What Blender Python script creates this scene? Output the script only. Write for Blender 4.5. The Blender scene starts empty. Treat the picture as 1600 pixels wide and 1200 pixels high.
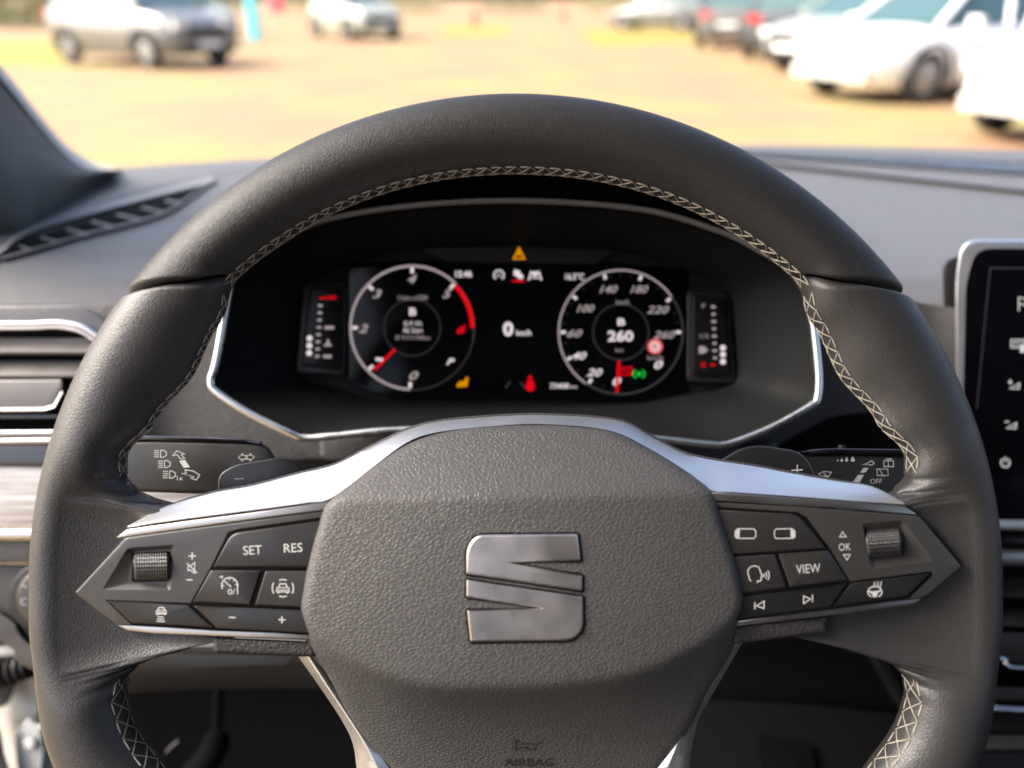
import bpy, bmesh, math, random
from mathutils import Vector
random.seed(7)
R = math.radians
scene = bpy.context.scene
C = scene.collection

# ------------------------------------------------------------------ camera, sky, sun, exposure
F = 1256.0                      # focal length in photo pixels (1600 wide)
PITCH = R(25.6)
CAMZ = 1.25
CAM = Vector((0, 0, CAMZ))
UP = Vector((0, math.sin(PITCH), math.cos(PITCH)))
FW = Vector((0, math.cos(PITCH), -math.sin(PITCH)))
RT = Vector((1, 0, 0))
cam_data = bpy.data.cameras.new('camera')
cam = bpy.data.objects.new('camera', cam_data)
C.objects.link(cam)
cam.location = CAM
cam.rotation_euler = (R(90) - PITCH, 0, 0)
cam_data.sensor_width = 36.0
cam_data.lens = 36.0 * F / 1600.0
cam_data.clip_start = 0.02
cam_data.clip_end = 3000
cam_data.dof.use_dof = True
cam_data.dof.focus_distance = 0.333
cam_data.dof.aperture_fstop = cam_data.lens / 1000 / 0.0064     # 6.4 mm pupil
cam_data.dof.aperture_blades = 0
scene.camera = cam

EXPO = 1.9
SUN_EL, SUN_AZ = R(42), R(264)      # azimuth clockwise from +Y : a hazy sun to the left of the car
world = bpy.data.worlds.new('World')
scene.world = world
world.use_nodes = True
wn = world.node_tree
sky = wn.nodes.new('ShaderNodeTexSky')
sky.sky_type = 'NISHITA'
sky.sun_disc = False
sky.sun_elevation = SUN_EL
sky.sun_rotation = SUN_AZ
sky.air_density = 0.8
sky.dust_density = 6.0
wn.links.new(sky.outputs[0], wn.nodes['Background'].inputs[0])
wn.nodes['Background'].inputs[1].default_value = 0.15
sun_data = bpy.data.lights.new('sun', 'SUN')
sun_data.energy = 1.5
sun_data.angle = R(22)
sun_data.color = (1.0, 0.96, 0.90)
sun = bpy.data.objects.new('sun', sun_data)
C.objects.link(sun)
sd = Vector((math.sin(SUN_AZ) * math.cos(SUN_EL), math.cos(SUN_AZ) * math.cos(SUN_EL), math.sin(SUN_EL)))
sun.rotation_euler = sd.to_track_quat('Z', 'Y').to_euler()
vs = scene.view_settings
vs.view_transform = 'Standard'
vs.look = 'None'
vs.exposure = EXPO
vs.gamma = 1.0
vs.use_curve_mapping = False
cy_ = scene.cycles
cy_.use_denoising = True
cy_.max_bounces = 5
cy_.diffuse_bounces = 3
cy_.sample_clamp_indirect = 6.0

# ------------------------------------------------------------------ materials
MATS = {}
def mat(name, col, rough=0.5, metal=0.0, spec=0.5, coat=0.0, emit=None, estr=0.0):
    if name in MATS: return MATS[name]
    m = bpy.data.materials.new(name)
    m.use_nodes = True
    b = m.node_tree.nodes['Principled BSDF']
    b.inputs['Base Color'].default_value = (*col, 1)
    b.inputs['Roughness'].default_value = rough
    b.inputs['Metallic'].default_value = metal
    b.inputs['Specular IOR Level'].default_value = spec
    b.inputs['Coat Weight'].default_value = coat
    b.inputs['Coat Roughness'].default_value = 0.05
    if emit:
        b.inputs['Emission Color'].default_value = (*emit, 1)
        b.inputs['Emission Strength'].default_value = estr
    MATS[name] = m
    return m
def nd(m, t, **kw):
    n = m.node_tree.nodes.new(t)
    for k, v in kw.items():
        if k in n.inputs: n.inputs[k].default_value = v
        else: setattr(n, k, v)
    return n
def lk(m, a, b): m.node_tree.links.new(a, b)
def coords(m, scale=(1, 1, 1)):
    tc = nd(m, 'ShaderNodeTexCoord'); mp = nd(m, 'ShaderNodeMapping')
    mp.inputs['Scale'].default_value = scale
    lk(m, tc.outputs['Object'], mp.inputs[0])
    return mp.outputs[0]
def leather(name, col, cell, bump, rough=0.5, stretch=(1, 1, 1), var=0.04, spec=0.5, distort=0.0, dist=0.0004):
    """pebbled grain: rounded Voronoi cells with creases between, broken up by noise; cell in metres"""
    m = mat(name, col, rough, spec=spec)
    b = m.node_tree.nodes['Principled BSDF']
    co = coords(m, stretch)
    if distort:
        nz0 = nd(m, 'ShaderNodeTexNoise', Scale=1 / (cell * 3), Detail=1.0)
        lk(m, co, nz0.inputs['Vector'])
        mx = nd(m, 'ShaderNodeMix', data_type='VECTOR')
        add = nd(m, 'ShaderNodeVectorMath', operation='MULTIPLY_ADD')
        lk(m, nz0.outputs['Color'], add.inputs[0])
        add.inputs[1].default_value = (distort * cell,) * 3
        lk(m, co, add.inputs[2])
        co = add.outputs[0]
    vo = nd(m, 'ShaderNodeTexVoronoi', feature='DISTANCE_TO_EDGE', Scale=1 / cell)
    lk(m, co, vo.inputs['Vector'])
    ve = nd(m, 'ShaderNodeMapRange', interpolation_type='SMOOTHSTEP'); ve.inputs[1].default_value = 0.0; ve.inputs[2].default_value = 0.24
    lk(m, vo.outputs['Distance'], ve.inputs[0])
    nz = nd(m, 'ShaderNodeTexNoise', Scale=0.9 / cell, Detail=2.0)
    lk(m, co, nz.inputs['Vector'])
    ma = nd(m, 'ShaderNodeMath', operation='MULTIPLY_ADD')
    lk(m, nz.outputs[0], ma.inputs[0]); ma.inputs[1].default_value = 0.25
    lk(m, ve.outputs[0], ma.inputs[2])
    bp = nd(m, 'ShaderNodeBump', Strength=bump, Distance=dist)
    lk(m, ma.outputs[0], bp.inputs['Height'])
    lk(m, bp.outputs[0], b.inputs['Normal'])
    n2 = nd(m, 'ShaderNodeTexNoise', Scale=28.0, Detail=4.0)
    lk(m, co, n2.inputs['Vector'])
    mr = nd(m, 'ShaderNodeMapRange'); mr.inputs[3].default_value = rough - var; mr.inputs[4].default_value = rough + var
    mr.inputs[1].default_value = 0.3; mr.inputs[2].default_value = 0.7
    lk(m, n2.outputs[0], mr.inputs[0]); lk(m, mr.outputs[0], b.inputs['Roughness'])
    return m
def dusty(name, col, rough, metal=0.0, spec=0.5, coat=0.0, amt=0.08, scale=(1, 1, 1), speck=0.0):
    """smooth plastic / metal with smudges in its gloss"""
    m = mat(name, col, rough, metal, spec, coat)
    b = m.node_tree.nodes['Principled BSDF']
    co = coords(m, scale)
    n2 = nd(m, 'ShaderNodeTexNoise', Scale=60.0, Detail=5.0)
    lk(m, co, n2.inputs['Vector'])
    mr = nd(m, 'ShaderNodeMapRange'); mr.inputs[1].default_value = 0.3; mr.inputs[2].default_value = 0.7
    mr.inputs[3].default_value = max(0.02, rough - amt); mr.inputs[4].default_value = rough + amt
    lk(m, n2.outputs[0], mr.inputs[0]); lk(m, mr.outputs[0], b.inputs['Roughness'])
    n3 = nd(m, 'ShaderNodeTexNoise', Scale=1900.0, Detail=2.0)
    lk(m, co, n3.inputs['Vector'])
    bp = nd(m, 'ShaderNodeBump', Strength=0.12, Distance=0.0002)
    lk(m, n3.outputs[0], bp.inputs['Height']); lk(m, bp.outputs[0], b.inputs['Normal'])
    if speck:
        vo = nd(m, 'ShaderNodeTexVoronoi', Scale=420.0)
        lk(m, co, vo.inputs['Vector'])
        cr = nd(m, 'ShaderNodeMapRange'); cr.inputs[1].default_value = 0.05; cr.inputs[2].default_value = 0.11
        cr.inputs[3].default_value = speck; cr.inputs[4].default_value = 0.0
        lk(m, vo.outputs['Distance'], cr.inputs[0])
        mx = nd(m, 'ShaderNodeMix', data_type='RGBA')
        mx.inputs[6].default_value = (*col, 1); mx.inputs[7].default_value = (.55, .53, .5, 1)
        lk(m, cr.outputs[0], mx.inputs[0]); lk(m, mx.outputs[2], b.inputs['Base Color'])
    return m
def glow(name, col, v):
    k = v / 2 ** EXPO
    return mat(name, tuple(.02 * c for c in col), 0.6, spec=0.0, emit=col, estr=k)

M_RIMTOP = leather('rim_leather', (.017, .0168, .0170), .0010, .6, .50, dist=.00010, distort=.5, spec=.36)
M_GRIP = leather('grip_leather', (.025, .0245, .0245), .0011, .5, .40, dist=.00010, distort=.8, spec=.45)
M_AIRBAG = leather('airbag_skin', (.050, .0485, .0475), .00125, .8, .52, stretch=(.66, 1, 1), distort=.8, dist=.00016)
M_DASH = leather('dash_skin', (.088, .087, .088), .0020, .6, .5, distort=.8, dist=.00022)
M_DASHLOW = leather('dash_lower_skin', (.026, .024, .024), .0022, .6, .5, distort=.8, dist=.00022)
M_PANEL = dusty('panel_plastic', (.030, .029, .028), .38, speck=.0)
M_BUTTON = dusty('button_plastic', (.020, .019, .019), .36)
M_BUTTON2 = dusty('lower_button_plastic', (.011, .011, .011), .33)
M_SILVER = dusty('satin_silver', (.74, .74, .74), .42, metal=1.0, amt=.02)
M_SILVER2 = dusty('satin_silver_dim', (.50, .48, .46), .33, metal=1.0, amt=.05)
M_CHROME = dusty('chrome', (.58, .58, .59), .20, metal=1.0, amt=.05)
M_BLACK = dusty('black_plastic', (.010, .010, .011), .42, spec=.3)
M_VOID = mat('black_recess', (.003, .003, .003), .8, spec=.05)
M_HOODIN = dusty('cluster_lining', (.009, .0095, .010), .6, spec=.08)
M_GLOSS = dusty('piano_black', (.006, .006, .007), .10, coat=.6, amt=.04)
M_GLASS = dusty('screen_glass', (.0015, .0015, .0025), .12, spec=.14, amt=.03)
M_PADDLE = dusty('paddle_plastic', (.013, .013, .014), .33)
M_THREAD = leather('thread', (.38, .34, .28), .0004, .5, .7)
M_PRINT = mat('white_print', (.44, .44, .43), .5)
M_DEBOSS = mat('deboss_shade', (.016, .015, .014), .5)  # shade of the sunken letters put into a flat dark colour
M_PILLAR = leather('pillar_fabric', (.10, .097, .09), .0016, .8, .8, distort=0)
M_SEAL = leather('seal_fabric', (.50, .49, .45), .0012, .4, .8)  # pale cloth, lightened further to carry the windscreen light on it
M_WHITEPAINT = dusty('white_body_paint', (.48, .49, .47), .25, coat=.5)
M_RUBBER = dusty('rubber', (.012, .012, .013), .55)
M_CARPET = leather('carpet', (.006, .006, .0065), .002, .8, .95, spec=.05)
M_EMBLEM = dusty('brushed_emblem', (.80, .76, .76), .34, metal=1.0, amt=.06)
M_GREYPL = dusty('grey_plastic', (.036, .034, .033), .45)

# ------------------------------------------------------------------ geometry helpers
def P(px, py, d):
    """the point of the place seen at photo pixel (px, py), d metres along the viewing axis"""
    return CAM + RT * ((px - 800) * d / F) + UP * ((600 - py) * d / F) + FW * d
def dplane(py, z):
    """viewing depth at which row py meets the horizontal plane of height z"""
    return (CAMZ - z) / (math.sin(PITCH) - (600 - py) / F * math.cos(PITCH))
D = 0.31
S = D / F
def wh(h):                      # depth function: h photo-pixels proud of the wheel plane
    return lambda x, y: D - h * S
def tag(o, label, cat, group=None, kind=None):
    if label: o['label'] = label
    if cat: o['category'] = cat
    if group: o['group'] = group
    if kind: o['kind'] = kind
    return o
def thing(name, loc, label, cat, group=None):
    o = bpy.data.objects.new(name, None)
    o.empty_display_size = .02
    C.objects.link(o); o.location = loc
    return tag(o, label, cat, group)
def origin(o):
    v = Vector((0, 0, 0))
    while o: v = v + o.location; o = o.parent
    return v
def mesh(name, verts, faces, m, parent=None, smooth=True, ang=35, base=None):
    org = origin(parent) if parent else (Vector(base) if base else Vector((0, 0, 0)))
    me = bpy.data.meshes.new(name)
    me.from_pydata([tuple(Vector(v) - org) for v in verts], [], faces)
    me.validate()
    bm = bmesh.new(); bm.from_mesh(me)
    bmesh.ops.recalc_face_normals(bm, faces=bm.faces); bm.to_mesh(me); bm.free()
    if smooth:
        me.shade_smooth(); me.set_sharp_from_angle(angle=R(ang))
    me.materials.append(m)
    o = bpy.data.objects.new(name, me)
    C.objects.link(o)
    if parent: o.parent = parent
    else: o.location = org
    return o
def grid(name, rows, m, parent=None, closed_u=False, closed_v=False, **kw):
    """rows: equal-length lists of points"""
    n, k = len(rows), len(rows[0])
    vs_ = [p for r in rows for p in r]
    fs = []
    for i in range(n if closed_v else n - 1):
        for j in range(k if closed_u else k - 1):
            a, b = i * k + j, i * k + (j + 1) % k
            c, d_ = ((i + 1) % n) * k + (j + 1) % k, ((i + 1) % n) * k + j
            fs.append((a, b, c, d_))
    return mesh(name, vs_, fs, m, parent, **kw)
def area(pts): return .5 * sum(pts[i - 1][0] * pts[i][1] - pts[i][0] * pts[i - 1][1] for i in range(len(pts)))
def rounded(pts, r, seg=5):
    """fillet the corners; r scalar or list"""
    n = len(pts); out = []
    for i in range(n):
        p0, p, p1 = (Vector(pts[i - 1]), Vector(pts[i]), Vector(pts[(i + 1) % n]))
        ri = r[i] if isinstance(r, (list, tuple)) else r
        a, b = p0 - p, p1 - p
        t = min(ri, a.length * .48, b.length * .48)
        if t < .3: out.append(tuple(p)); continue
        A, B = p + a.normalized() * t, p + b.normalized() * t
        for k in range(seg + 1):
            u = k / seg
            out.append(tuple(A * (1 - u) ** 2 + p * (2 * u * (1 - u)) + B * u * u))
    return out
def inset(pts, t):
    n = len(pts); s = 1 if area(pts) > 0 else -1
    out = []
    for i in range(n):
        p0, p, p1 = (Vector(pts[i - 1]), Vector(pts[i]), Vector(pts[(i + 1) % n]))
        e0, e1 = (p - p0), (p1 - p)
        if e0.length < 1e-6: e0 = e1
        if e1.length < 1e-6: e1 = e0
        e0, e1 = e0.normalized(), e1.normalized()
        n0, n1 = Vector((-e0.y, e0.x)) * s, Vector((-e1.y, e1.x)) * s
        b = (n0 + n1)
        if b.length < 1e-6: b = n0
        b = b.normalized()
        out.append(tuple(p + b * (t / max(.45, b.dot(n0)))))
    return out
def smoothline(pts, n=8, closed=False):
    """Catmull-Rom through tuples of any length"""
    k = len(pts); out = []
    rng = range(k if closed else k - 1)
    for i in rng:
        p1, p2 = pts[i], pts[(i + 1) % k]
        p0 = pts[i - 1] if (closed or i > 0) else p1
        p3 = pts[(i + 2) % k] if (closed or i + 2 < k) else p2
        for j in range(n):
            t = j / n
            out.append(tuple(.5 * (2 * b + (c - a) * t + (2 * a - 5 * b + 4 * c - d) * t * t + (3 * b - a - 3 * c + d) * t ** 3) for a, b, c, d in zip(p0, p1, p2, p3)))
    if not closed: out.append(tuple(pts[-1]))
    return out
def plate(name, pts, dep, m, parent, thick=8, bev=2.5, holes=(), seg=3, unit=None, ang=40, **kw):
    """a bevelled solid panel: outline in photo pixels, front at depth dep(x, y), thickness and bevel in pixels at that depth"""
    u = unit or S
    if not callable(dep):
        d0 = dep; dep = lambda x, y: d0
    vs_, loops = [], []
    def ring(pp, back):
        i0 = len(vs_)
        for x, y in pp: vs_.append(P(x, y, dep(x, y) + back * u))
        return list(range(i0, i0 + len(pp)))
    bm_faces = []
    rings = [ring(pts, thick), ring(pts, bev)]
    for k in range(1, seg + 1):
        a = k / seg * math.pi / 2
        rings.append(ring(inset(pts, bev * (1 - math.cos(a))), bev * (1 - math.sin(a))))
    n = len(pts)
    for r0, r1 in zip(rings, rings[1:]):
        for j in range(n): bm_faces.append((r0[j], r0[(j + 1) % n], r1[(j + 1) % n], r1[j]))
    if not holes: bm_faces.append(tuple(rings[0]))
    bm = bmesh.new()
    bv = [bm.verts.new((*p, 0)) for p in inset(pts, bev)]; idx = list(rings[-1]); allv = list(bv)
    ed = [bm.edges.new((bv[j], bv[(j + 1) % n])) for j in range(n)]
    for h in holes:
        hr = ring(h, 0); hb = ring(h, thick)
        hv = [bm.verts.new((*p, 0)) for p in h]; allv += hv; idx += hr
        ed += [bm.edges.new((hv[j], hv[(j + 1) % len(hv)])) for j in range(len(hv))]
        for j in range(len(h)): bm_faces.append((hr[j], hr[(j + 1) % len(h)], hb[(j + 1) % len(h)], hb[j]))
    bmesh.ops.triangle_fill(bm, edges=ed, use_beauty=True)
    mp = {v: i for v, i in zip(allv, idx)}
    for f in bm.faces: bm_faces.append(tuple(mp[v] for v in f.verts))
    bm.free()
    return mesh(name, vs_, bm_faces, m, parent, ang=ang, **kw)
def tube(name, pts3, rad, m, parent=None, sides=8, closed=False, build=True, flat=1.0):
    """tube through world points; rad scalar or list"""
    n = len(pts3); vs_, fs = [], []
    for i in range(n):
        p = Vector(pts3[i])
        a = Vector(pts3[i - 1]) if (i > 0 or closed) else p
        b = Vector(pts3[(i + 1) % n]) if (i < n - 1 or closed) else p
        t = (b - a).normalized()
        s = t.cross(FW)
        if s.length < 1e-4: s = t.cross(UP)
        s.normalize(); q = s.cross(t)
        r = rad[i] if isinstance(rad, (list, tuple)) else rad
        for k in range(sides):
            an = 2 * math.pi * k / sides
            vs_.append(p + s * (r * math.cos(an)) + q * (r * flat * math.sin(an)))
    for i in range(n if closed else n - 1):
        for k in range(sides):
            j = (i + 1) % n
            fs.append((i * sides + k, i * sides + (k + 1) % sides, j * sides + (k + 1) % sides, j * sides + k))
    if not closed:
        fs.append(tuple(range(sides))); fs.append(tuple(range((n - 1) * sides, n * sides)))
    if not build: return vs_, fs
    return mesh(name, vs_, fs, m, parent, ang=50)
class Decal:
    """flat print: polygons, strokes and letters in photo pixels on a surface of depth dep"""
    def __init__(s, dep, lift=.00012):
        s.dep = dep if callable(dep) else (lambda x, y, d0=dep: d0); s.l = lift; s.v = []; s.f = []
    def poly(s, pts):
        i = len(s.v); s.v += [P(x, y, s.dep(x, y) - s.l) for x, y in pts]; s.f.append(tuple(range(i, i + len(pts)))); return s
    def line(s, pts, w=1.6, closed=False):
        n = len(pts)
        L, Rr = [], []
        for i in range(n):
            p = Vector(pts[i])
            a = Vector(pts[i - 1]) if (i > 0 or closed) else p
            b = Vector(pts[(i + 1) % n]) if (i < n - 1 or closed) else p
            d0 = (p - a).normalized() if (p - a).length > 1e-6 else (b - p).normalized()
            d1 = (b - p).normalized() if (b - p).length > 1e-6 else d0
            nn = Vector((-(d0.y + d1.y), d0.x + d1.x))
            if nn.length < 1e-6: nn = Vector((-d0.y, d0.x))
            nn.normalize(); k = w / 2 / max(.5, nn.dot(Vector((-d0.y, d0.x))))
            L.append(p + nn * k); Rr.append(p - nn * k)
        i0 = len(s.v)
        for a, b in zip(L, Rr):
            for q in (a, b): s.v.append(P(q.x, q.y, s.dep(q.x, q.y) - s.l))
        for i in range(n if closed else n - 1):
            j = (i + 1) % n
            s.f.append((i0 + 2 * i, i0 + 2 * i + 1, i0 + 2 * j + 1, i0 + 2 * j))
        return s
    def arc(s, cx, cy, r, a0, a1, w=1.6, n=None, ry=None):
        n = n or max(4, int(abs(a1 - a0) / 8))
        return s.line([(cx + r * math.cos(R(a0 + (a1 - a0) * i / n)), cy - (ry or r) * math.sin(R(a0 + (a1 - a0) * i / n))) for i in range(n + 1)], w)
    def dot(s, cx, cy, r, ry=None, n=12):
        return s.poly([(cx + r * math.cos(2 * math.pi * i / n), cy + (ry or r) * math.sin(2 * math.pi * i / n)) for i in range(n)])
    def text(s, t, cx, cy, h, w=None, rot=0, shear=0, bold=0):
        cu = bpy.data.curves.new('letters', 'FONT'); cu.body = t; cu.size = 1; cu.resolution_u = 3; cu.shear = shear; cu.offset = bold
        ob = bpy.data.objects.new('letters', cu); C.objects.link(ob)
        bpy.context.view_layer.update()
        me = bpy.data.meshes.new_from_object(ob.evaluated_get(bpy.context.evaluated_depsgraph_get()))
        xs = [v.co.x for v in me.vertices]; ys = [v.co.y for v in me.vertices]
        kx = ky = h / (max(ys) - min(ys))
        if w: kx = w / (max(xs) - min(xs))
        mx, my = (max(xs) + min(xs)) / 2, (max(ys) + min(ys)) / 2
        cr, sr = math.cos(R(rot)), math.sin(R(rot)); i0 = len(s.v)
        for v in me.vertices:
            x, y = (v.co.x - mx) * kx, (v.co.y - my) * ky
            px, py = cx + x * cr - y * sr, cy - (x * sr + y * cr)
            s.v.append(P(px, py, s.dep(px, py) - s.l))
        for p in me.polygons: s.f.append(tuple(i0 + i for i in p.vertices))
        bpy.data.objects.remove(ob); bpy.data.curves.remove(cu); bpy.data.meshes.remove(me)
        return s
    def build(s, name, m, parent): return mesh(name, s.v, s.f, m, parent, smooth=False)
def lerp_table(tab, x):
    if x <= tab[0][0]: return tab[0][1]
    for (a, va), (b, vb) in zip(tab, tab[1:]):
        if x <= b:
            t = (x - a) / (b - a); t = t * t * (3 - 2 * t)
            return va + (vb - va) * t
    return tab[-1][1]
def sstep(a, b, x):
    t = min(1, max(0, (x - a) / (b - a))); return t * t * (3 - 2 * t)
def box_pts(x0, x1, y0, y1, z0, z1):
    v = [(x, y, z) for x in (x0, x1) for y in (y0, y1) for z in (z0, z1)]
    f = [(0, 1, 3, 2), (4, 6, 7, 5), (0, 4, 5, 1), (2, 3, 7, 6), (0, 2, 6, 4), (1, 5, 7, 3)]
    return v, f
M_STRIP = dusty('demister_plastic', (.030, .034, .042), .4)
M_DECOR = mat('decor_grain', (.62, .59, .56), .3)
def _decor():
    m = M_DECOR; b = m.node_tree.nodes['Principled BSDF']
    co = coords(m, (.25, 14, 14))
    n = nd(m, 'ShaderNodeTexNoise', Scale=60.0, Detail=4.0); lk(m, co, n.inputs['Vector'])
    cr = nd(m, 'ShaderNodeValToRGB'); cr.color_ramp.elements[0].position = .35; cr.color_ramp.elements[0].color = (.20, .17, .15, 1)
    cr.color_ramp.elements[1].position = .62; cr.color_ramp.elements[1].color = (.48, .45, .42, 1)
    lk(m, n.outputs[0], cr.inputs[0]); lk(m, cr.outputs[0], b.inputs['Base Color'])
    b.inputs['Metallic'].default_value = .35
_decor()
M_TUNNEL = leather('tunnel_carpet', (.005, .005, .005), .003, .5, .9, spec=.08)
M_TUNNEL2 = leather('tunnel_plastic', (.008, .008, .008), .003, .4, .8, spec=.12)
M_BEZEL = dusty('bezel_silver', (.70, .74, .75), .30, metal=1.0)
M_HOOD = dusty('hood_black', (.002, .002, .0022), .9, spec=.0)
M_HOODEDGE = dusty('hood_edge', (.07, .068, .066), .4)  # paler than the hood: light caught along the edge is in the colour
M_WARNBAR = dusty('warning_bar_plastic', (.012, .011, .011), .6, spec=.1)
M_GLASS2 = dusty('gauge_glass', (.006, .006, .007), .3, spec=.15)
M_VENTFR = dusty('vent_frame_plastic', (.05, .048, .047), .22, coat=.4, speck=.5)
M_LOUVRE = dusty('louvre_plastic', (.12, .112, .106), .40, metal=.5)
M_STALK = dusty('stalk_plastic', (.012, .012, .012), .4)
M_STALK2 = M_STALK
M_PRINTDIM = mat('grey_print', (.36, .36, .35), .5)
M_EDGE = mat('display_edge', (.05, .055, .07), .4)
M_LINING = leather('lining_cloth', (.10, .10, .10), .002, .4, .9)
M_LIT = glow('lit_white', (.95, .84, .85), .85)
M_NUM = glow('lit_numeral', (.95, .80, .81), .38)
M_DIM = glow('lit_dim', (.9, .85, .95), .035)
M_RING = glow('lit_ring', (.95, .78, .80), .42)
M_RED = glow('lit_red', (1.0, .004, .012), .80)
M_AMB = glow('lit_amber', (1.0, .36, .0), .72)
M_GRN = glow('lit_green', (.02, .85, .08), .6)
M_PINK = glow('lit_pink', (1.0, .55, .55), .8)
M_SYM = glow('screen_symbol', (.95, .95, .9), .75)
M_SEAT = leather('seat_fabric', (.02, .02, .021), .002, .5, .9)
M_ROLLER = dusty('roller_plastic', (.03, .03, .03), .3)
M_LIP = dusty('demister_lip_lit', (.16, .16, .16), .4)  # lighter than the dash: sky light on the lip is in the colour

# ================================================================== OUTSIDE
def ground_at(px, py):           # ground point seen at a photo pixel
    d = dplane(py, 0.0); p = P(px, py, d); return Vector((p.x, p.y, 0))
def _ground():
    m = mat('paving', (.22, .155, .085), .8)
    b = m.node_tree.nodes['Principled BSDF']
    tc = nd(m, 'ShaderNodeTexCoord')
    br = nd(m, 'ShaderNodeTexBrick', Scale=4.0)
    br.inputs['Color1'].default_value = (0.26, 0.176, 0.080, 1); br.inputs['Color2'].default_value = (0.245, 0.158, 0.075, 1)
    br.inputs['Mortar'].default_value = (0.178, 0.105, 0.054, 1)
    lk(m, tc.outputs['Object'], br.inputs['Vector'])
    n = nd(m, 'ShaderNodeTexNoise', Scale=.5, Detail=5.0); lk(m, tc.outputs['Object'], n.inputs['Vector'])
    cr = nd(m, 'ShaderNodeValToRGB'); cr.color_ramp.elements[0].position = .42; cr.color_ramp.elements[0].color = (0.31, 0.165, 0.09, 1)
    cr.color_ramp.elements[1].position = .58; cr.color_ramp.elements[1].color = (0.265, 0.215, 0.078, 1)
    lk(m, n.outputs[0], cr.inputs[0])
    mx = nd(m, 'ShaderNodeMix', data_type='RGBA'); mx.inputs[0].default_value = .75
    lk(m, br.outputs[0], mx.inputs[6]); lk(m, cr.outputs[0], mx.inputs[7]); lk(m, mx.outputs[2], b.inputs['Base Color'])
    return m
M_PAVE = _ground()
gv = [(-400, -400, 0), (400, -400, 0), (400, 900, 0), (-400, 900, 0)]
tag(mesh('ground', gv, [(0, 1, 2, 3)], M_PAVE, smooth=False), None, None, kind='structure')
M_VERGE = mat('dry_verge', (.27, .21, .03), .9)
def sheet(name, pts, m, z=.006):
    o = mesh(name, [(x, y, z) for x, y in pts], [tuple(range(len(pts)))], m, smooth=False)
    return tag(o, None, None, kind='structure')
def gp(px, py): p = ground_at(px, py); return (p.x, p.y)
sheet('verge', [gp(-300, 108), gp(110, 102), gp(130, 66), gp(-300, 60)], M_VERGE)
sheet('verge', [gp(930, 72), gp(1110, 64), gp(1060, 46), gp(900, 48)], M_VERGE, .007)
sheet('verge', [gp(690, 56), gp(800, 56), gp(790, 42), gp(690, 42)], M_VERGE, .008)

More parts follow.
